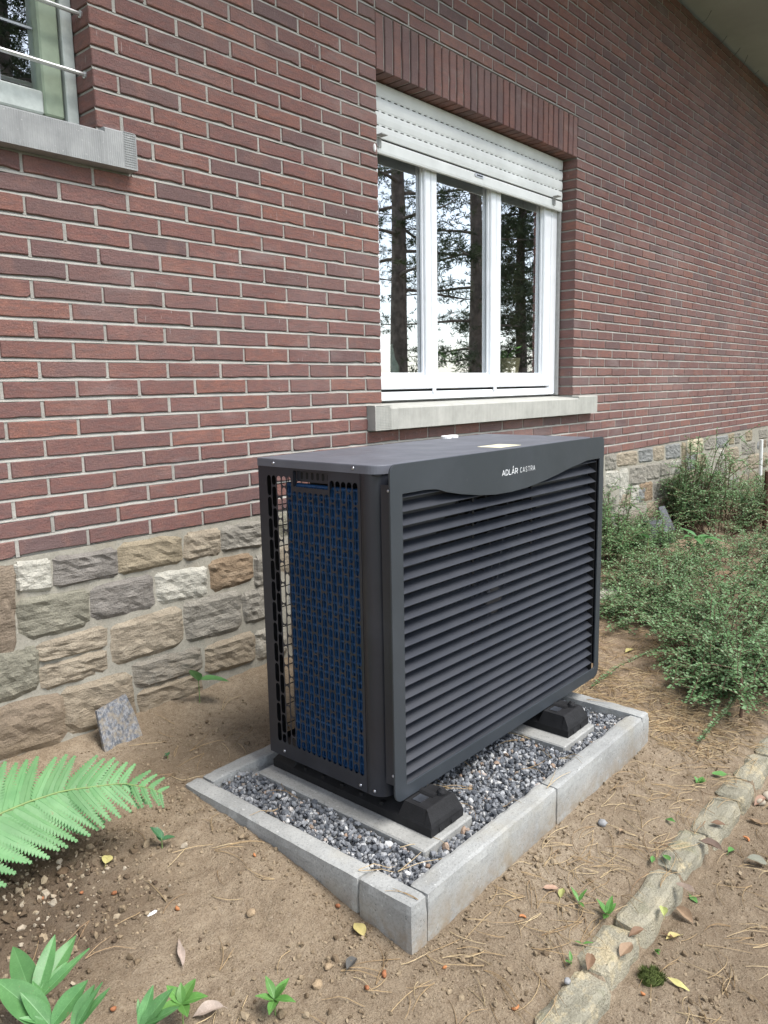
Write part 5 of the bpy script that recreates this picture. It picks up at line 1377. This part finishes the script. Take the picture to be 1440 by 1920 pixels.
for i, (nm, x, y, sz, mt, lab) in enumerate(ITEMS):
    z = surf(x, y)
    if nm == 'fallen_leaf':
        az = random.uniform(0, 360); V, F = leaf_geo(sz, sz*(.5 if 'slim' not in lab and 'narrow' not in lab else .28), random.uniform(-.1, .35), random.uniform(.15, .9), 9, .55, .025, i)
        if 'shredded' in lab: az = 62; V, F = leaf_geo(.075, .016, .0, .5, 10, .4, .03, i)
        if 'oval' in lab: az = 50; V, F = leaf_geo(.048, .027, .1, .25, 10, .5, .01, i)
        if 'just off the nearest' in lab: az = 70; V, F = leaf_geo(.046, .029, .1, .35, 10, .5, .02, i)
        tilt = 18 if 'standing' in lab else random.uniform(-4, 10)
        d = Vector((math.cos(R(az)), math.sin(R(az)), math.sin(R(tilt))))
        V = place(V, (0, 0, 0), d, (random.uniform(-.3, .3), random.uniform(-.3, .3)-.15, 1)); zm = min(p[2] for p in V)
        z = max(surf(x+a_*sz*.45*d.x+b_*sz*.25*d.y, y+a_*sz*.45*d.y-b_*sz*.25*d.x) for a_ in (-1, 0, 1) for b_ in (-1, 0, 1)); V = [(p[0]+x-d.x*sz/2, p[1]+y-d.y*sz/2, p[2]-zm+z+.0012) for p in V]
        mb_ = MB().add(V, F)
        tube(mb_, [V[3], (V[3][0]-d.x*.010, V[2][1]-d.y*.010, z+.002)], .0006, 3)
        o = obj(nm, mb_, M['lf_'+mt], origin=(x, y, z), smooth=True); tag(o, lab, 'leaf', 'fallen leaves')
    elif nm == 'pine_cone_scale':
        a0 = random.uniform(0, 6.28); pts = [(x+sz*.42*math.cos(a0+.5*k)*(1 if 'curled' in lab else .35)+(0 if 'curled' in lab else sz*.14*(k-2)*math.cos(a0)), y+sz*.42*math.sin(a0+.5*k)*(1 if 'curled' in lab else .35)+(0 if 'curled' in lab else sz*.14*(k-2)*math.sin(a0)), z+.003+.001*k) for k in range(6)]
        s = MB(); tube(s, pts, [sz*f_ for f_ in (.08, .15, .17, .15, .12, .05)], 6)
        tag(obj('husk', s, M[mt], origin=(x, y, z), smooth=True), lab, 'husk', 'orange brown husks on the soil')
    elif nm == 'white_chip':
        tag(obj(nm, rough_box(x-.014, x+.014, y-.005, y+.005, z-.002, z+.004, 4, .002, 4, 3, 2), M['white'], origin=(x, y, z)), lab, 'chip')
    else:
        bmx = bmesh.new(); bmesh.ops.create_icosphere(bmx, subdivisions=2, radius=1); s = MB()
        VV = []
        for v in bmx.verts:
            c_ = v.co; q = 1+.28*noise.noise(c_*1.3+Vector((i*3.1, 0, 0)))+.12*noise.noise(c_*3.4+Vector((0, i, 0)))
            VV.append((x+c_.x*sz*.5*q, y+c_.y*sz*.42*q, z+sz*.22+c_.z*sz*.32*q))
        s.add(VV, [tuple(v.index for v in f_.verts) for f_ in bmx.faces]); bmx.free()
        cat = {'cobble': 'cobble'}.get(nm, 'clod' if mt.startswith('clod') else 'pebble')
        tag(obj('soil_clod' if cat == 'clod' else nm, s, M[mt], origin=(x, y, z), smooth=(cat != 'clod')), lab, cat)
# moss tuft
s = MB(); x, y = -.222, -1.690; z = H(x, y)
for q in range(520):
    a = random.uniform(0, 6.28); rr = .030*math.sqrt(random.random()); hz_ = .022*math.sqrt(max(0, 1-(rr/.031)**2))
    b_ = Vector((x+rr*math.cos(a), y+rr*math.sin(a), z+hz_*.6)); d = Vector((math.cos(a)*rr/.03*.8, math.sin(a)*rr/.03*.8, 1)).normalized()*random.uniform(.006, .011)
    sdv = Vector((-math.sin(a*3), math.cos(a*3), 0))*.0011
    s.add([b_-sdv, b_+sdv, b_+d], [(0, 1, 2)], random.random())
for q in range(1): lathe(s, (x, y, z-.004), (0, 0, 1), [(0, .029), (.010, .027), (.017, .016), (.019, .004)], 12, .0)
tag(obj('moss_tuft', s, M['mossg'], origin=(x, y, z)), 'round tuft of dark green moss on the path', 'moss')

# pine needles, soil crumbs
def needles(name, n, regions, label):
    s = MB()
    for q in range(n):
        x0, x1, y0, y1 = random.choice(regions); x, y = random.uniform(x0, x1), random.uniform(y0, y1)
        if KX0-.01 < x < KX1+.01 and KY0-.01 < y < KY1+.01 and random.random() < .75: continue
        a = random.uniform(0, 6.28); tn = random.random()
        for tw in range(random.choice((1, 2, 2))):
            L = random.uniform(.05, .125); cv = random.uniform(-1.3, 1.3); aa = a+tw*random.uniform(.1, .5); pts = []; px_, py_ = x, y
            lift = random.uniform(.002, .010)
            for k in range(6):
                zz = surf(px_, py_)
                if KX0 < px_ < KX1 and KY0 < py_ < KY1: zz = KZ+.001 if (px_ < KX0+KB or px_ > .675 or py_ < KY0+.06 or py_ > KY1-.06) else -.676
                pts.append((px_, py_, zz+.0016+lift*math.sin(math.pi*k/5))); px_ += L/5*math.cos(aa+cv*k/5); py_ += L/5*math.sin(aa+cv*k/5)
            zs = [p[2] for p in pts]
            if max(zs)-min(zs) > .035: continue
            pts = [(p[0], p[1], max(p[2], (zs[max(0, k-1)]+zs[min(5, k+1)])/2)) for k, p in enumerate(pts)]
            tube(s, pts, [.0009, .0009, .0009, .0008, .0007, .0004], 3, False, tn)
    return tag(obj(name, s, M['needles']), label, kind='stuff')
needles('pine_needles', 520, [(-1.3, -.2, -1.45, -.1), (-.9, .2, -1.55, -1.25), (-.2, 1.2, -1.62, -1.25), (-.5, 1.2, -1.62, -1.3), (-.3, .9, -2.0, -1.66), (-.5, .7, -1.22, -1.0)], 'dry pine needles scattered over the soil')
needles('needle_litter', 1500, [(.75, 1.5, -1.55, -.5), (.8, 2.6, -1.5, -.4), (1, 3.2, -1.6, -.3), (.74, 1.2, -1.5, -.9)], 'thick reddish pine needle litter beyond the gravel bed')
n = 5200
CX = np.concatenate([RNG.uniform(-1.45, -.1, 5200), RNG.uniform(-.6, 1.4, 4200), RNG.normal(-1.15, .17, 1500), RNG.uniform(-.60, .74, 500), RNG.uniform(-.66, -.595, 400)])
CY = np.concatenate([RNG.uniform(-1.6, -.02, 5200), RNG.uniform(-2.05, -1.25, 4200), RNG.normal(-.5, .15, 1500), RNG.uniform(-1.335, -1.293, 500), RNG.uniform(-1.3, -.45, 400)])
SZ = np.clip(RNG.gamma(1.1, .0012, len(CX))+.0010, .001, .0115)
SZ[9400:10900] *= 2.0
SZ = np.minimum(SZ, .015)
cc_ = np.stack([RNG.uniform(-1.3, 1.1, 60), RNG.uniform(-1.95, -.1, 60)], -1)
cx_ = np.repeat(cc_, 45, 0)+RNG.normal(0, .035, (2700, 2))*np.array([1.5, .8])
CX = np.concatenate([CX, cx_[:, 0]]); CY = np.concatenate([CY, cx_[:, 1]]); SZ = np.concatenate([SZ, np.clip(RNG.gamma(1.5, .0018, 2700)+.001, .001, .010)])
TT = RNG.uniform(.25, .93, len(CX)); near_ = np.exp(-((CX+1.16)**2+(CY+.5)**2)/.07); TT = np.where(RNG.random(len(CX)) < near_*1.4, RNG.uniform(0, .22, len(CX)), TT)
inside = (CX > KX0-.002) & (CX < KX1+.002) & (CY > KY0-.002) & (CY < KY1+.002)
edg = (CY < -1.54) & (CY > -1.66) & (CX > -.6)
keep = ~inside & ~edg
CX, CY, SZ = CX[keep], CY[keep], SZ[keep]
CZ = np.array([H(x, y) for x, y in zip(CX, CY)])+SZ*.35
rocks('soil_crumbs', np.stack([CX, CY, CZ], -1), SZ, M['clods'], .7, label='crumbs of sandy soil and grit', jit=.42, tints=TT[keep])

# ------------------------------------------------------------------ things behind the glass
pot = empty('potted_plant', (2.22, .245, WZ0+.0125)); tag(pot, 'beige pot with green leaves on the sill inside the window', 'potted plant')
s = MB(); lathe(s, (2.22, .245, WZ0+.0125), (0, 0, 1), [(0, .055), (.008, .058), (.20, .085), (.215, .088), (.216, .078)], 20); obj('pot', s, M['terracotta'], pot, smooth=False)
for q in range(9):
    V, F = leaf_geo(.13, .03, .5, .3, 7, .4, .01, q); a = q*.75; obj('leaf', MB().add(place(V, (2.22+.03*math.cos(a), .245+.03*math.sin(a), WZ0+.225), (math.cos(a), math.sin(a)*.6, .9)), F), M['weedleaf'], pot, smooth=True)
pot = empty('potted_plant', (1.72, .29, WZ0+.0125)); tag(pot, 'leafy light green plant in a small pot inside the middle pane', 'potted plant')
s = MB(); lathe(s, (1.72, .29, WZ0+.0125), (0, 0, 1), [(0, .04), (.09, .055), (.10, .056), (.101, .048)], 18); obj('pot', s, M['terracotta'], pot)
for q in range(16):
    V, F = leaf_geo(.11, .05, .4, .3, 6, .3, .01, q); a = q*2.4; obj('leaf', MB().add(place(V, (1.72+.02*math.cos(a), .29+.02*math.sin(a), WZ0+.12+.008*q), (math.cos(a), math.sin(a)*.5, .5)), F), M['weedleaf'], pot, smooth=True)
s = MB(); lathe(s, (1.20, .28, WZ0+.0125), (0, 0, 1), [(0, .045), (.16, .05), (.20, .03), (.26, .018), (.27, .02)], 16); tag(obj('glass_bottle', s, M['bottle'], origin=(1.2, .28, WZ0+.0125), smooth=True), 'pale green bottle standing inside the window behind its first pane', 'bottle')

# ------------------------------------------------------------------ garden behind the viewer, seen in the panes
def pine(x, y, hgt, r0, label, seed, crown0, nb, dense, group='pines in the garden mirrored in the window', cat='tree', spreadv=2.4, sz=.11):
    rd = random.Random(seed); rg = np.random.default_rng(seed); zb_ = -.85
    root = empty('pine_tree', (x, y, zb_)); tag(root, label, cat, group)
    s = MB(); pts = [(x+.06*math.sin(k*.9+seed)*k/6, y+.06*math.cos(k*1.1+seed)*k/6, zb_+hgt*k/12) for k in range(13)]
    tube(s, pts, [r0*1.35]+[r0*(1-.82*k/12) for k in range(1, 13)], 14)
    obj('trunk', s, M['bark'], root, smooth=True)
    lb = MB(); LP = []
    for q in range(nb):
        t = crown0+(1-crown0)*(q+rd.random())/nb*.98; h_ = zb_+hgt*t; a = q*2.4+rd.uniform(-.5, .5); L = spreadv*(1-.75*(t-crown0)/(1-crown0))*rd.uniform(.6, 1.1)
        p0 = Vector((x, y, h_)); P = [p0+Vector((math.cos(a)*L*k/5, math.sin(a)*L*k/5, L*(.05*k/5-.30*(k/5)**2+.22*(k/5)**3))) for k in range(6)]
        tube(lb, P, [.035*(1-.8*k/5)*(r0/.18) for k in range(6)], 5, False)
        for m_ in range(dense):
            tt = rd.uniform(.25, 1.05); i_ = min(4, int(tt*5)); p = P[i_].lerp(P[i_+1], min(1.1, tt*5-i_))
            LP.append(p+Vector((rd.gauss(0, .20), rd.gauss(0, .20), rd.gauss(.02, .13))))
    obj('branches', lb, M['bark'], root)
    P = np.array(LP); n = len(P); m_ = 13
    D = rg.normal(size=(n, m_, 3)); D[..., 2] = D[..., 2]*.7+.25; D /= np.linalg.norm(D, axis=2)[..., None]
    S = rg.uniform(.6, 1.3, (n, m_, 1))*sz
    U = rg.normal(size=(n, m_, 3)); sdv = np.cross(D, U); sdv /= np.linalg.norm(sdv, axis=2)[..., None]
    b0 = P[:, None]; w_ = sz*.075
    V = np.stack([b0-sdv*w_*.5+D*0, b0+D*S*.5-sdv*w_, b0+D*S, b0+D*S*.5+sdv*w_], 2).reshape(-1, 3)
    F = (np.arange(n*m_)*4)[:, None]+np.array([[0, 1, 2, 3]])
    me = bpy.data.meshes.new('crown'); og = wl(root); me.from_pydata((V-np.array(og)).tolist(), [], F.tolist()); me.materials.append(M['pineleaf'])
    at = me.attributes.new('tint', 'FLOAT', 'POINT'); at.data.foreach_set('value', np.repeat(rg.random(n), m_*4).astype(np.float32))
    o = bpy.data.objects.new('crown', me); COL.objects.link(o); o.parent = root
pine(9.62, -6.95, 11.0, .19, 'pine with a thick bare trunk mirrored in the first window pane', 21, .28, 38, 48)
pine(11.35, -6.40, 11.5, .17, 'pine trunk with leafy lower branches mirrored in the middle pane', 22, .14, 44, 68)
pine(12.9, -6.3, 8.5, .15, 'dense dark evergreen mirrored in the third pane', 23, .05, 60, 90, spreadv=1.4)
pine(3.3, -8.4, 9.5, .2, 'dark pine mirrored in the small leaded window', 24, .22, 54, 150, spreadv=2.4)
pine(18, -16, 11, .2, 'farther pine standing behind the mirrored trunks', 25, .45, 24, 36)
def hedge(x0, x1, y, hgt, label, seed, n):
    rg = np.random.default_rng(seed); root = empty('hedge', ((x0+x1)/2, y, -.9)); tag(root, label, 'hedge')
    s = MB(); rd = random.Random(seed)
    for q in range(40):
        x = rd.uniform(x0, x1); tube(s, [(x, y+rd.uniform(-.3, .3), -.95), (x+rd.uniform(-.3, .3), y+rd.uniform(-.4, .4), -.9+hgt*rd.uniform(.5, .9))], [.02, .006], 4, False)
    obj('stems', s, M['bark'], root)
    X = rg.uniform(x0, x1, n); hh = hgt*(.75+.25*np.sin(X*1.3+seed)+.15*np.sin(X*3.7)); Z = -.92+hh*rg.random(n)**.7; Y = y+rg.normal(0, .35, n)
    P = np.stack([X, Y, Z], -1); D = rg.normal(size=(n, 3)); D /= np.linalg.norm(D, axis=1)[:, None]; U = rg.normal(size=(n, 3)); sdv = np.cross(D, U); sdv /= np.linalg.norm(sdv, axis=1)[:, None]; S = rg.uniform(.05, .12, (n, 1))
    V = np.stack([P, P+D*S*.5+sdv*S*.3, P+D*S, P+D*S*.5-sdv*S*.3], 1).reshape(-1, 3); F = (np.arange(n)*4)[:, None]+np.array([[0, 1, 2, 3]])
    me = bpy.data.meshes.new('foliage'); me.from_pydata((V-np.array(wl(root))).tolist(), [], F.tolist()); me.materials.append(M['hedge'])
    at = me.attributes.new('tint', 'FLOAT', 'POINT'); at.data.foreach_set('value', np.repeat(rg.random(n), 4).astype(np.float32))
    o = bpy.data.objects.new('foliage', me); COL.objects.link(o); o.parent = root; o['kind'] = 'stuff'
hedge(6, 30, -15.5, 1.9, 'green hedge at the end of the garden mirrored low in the panes', 31, 30000)
bpy.context.view_layer.update()
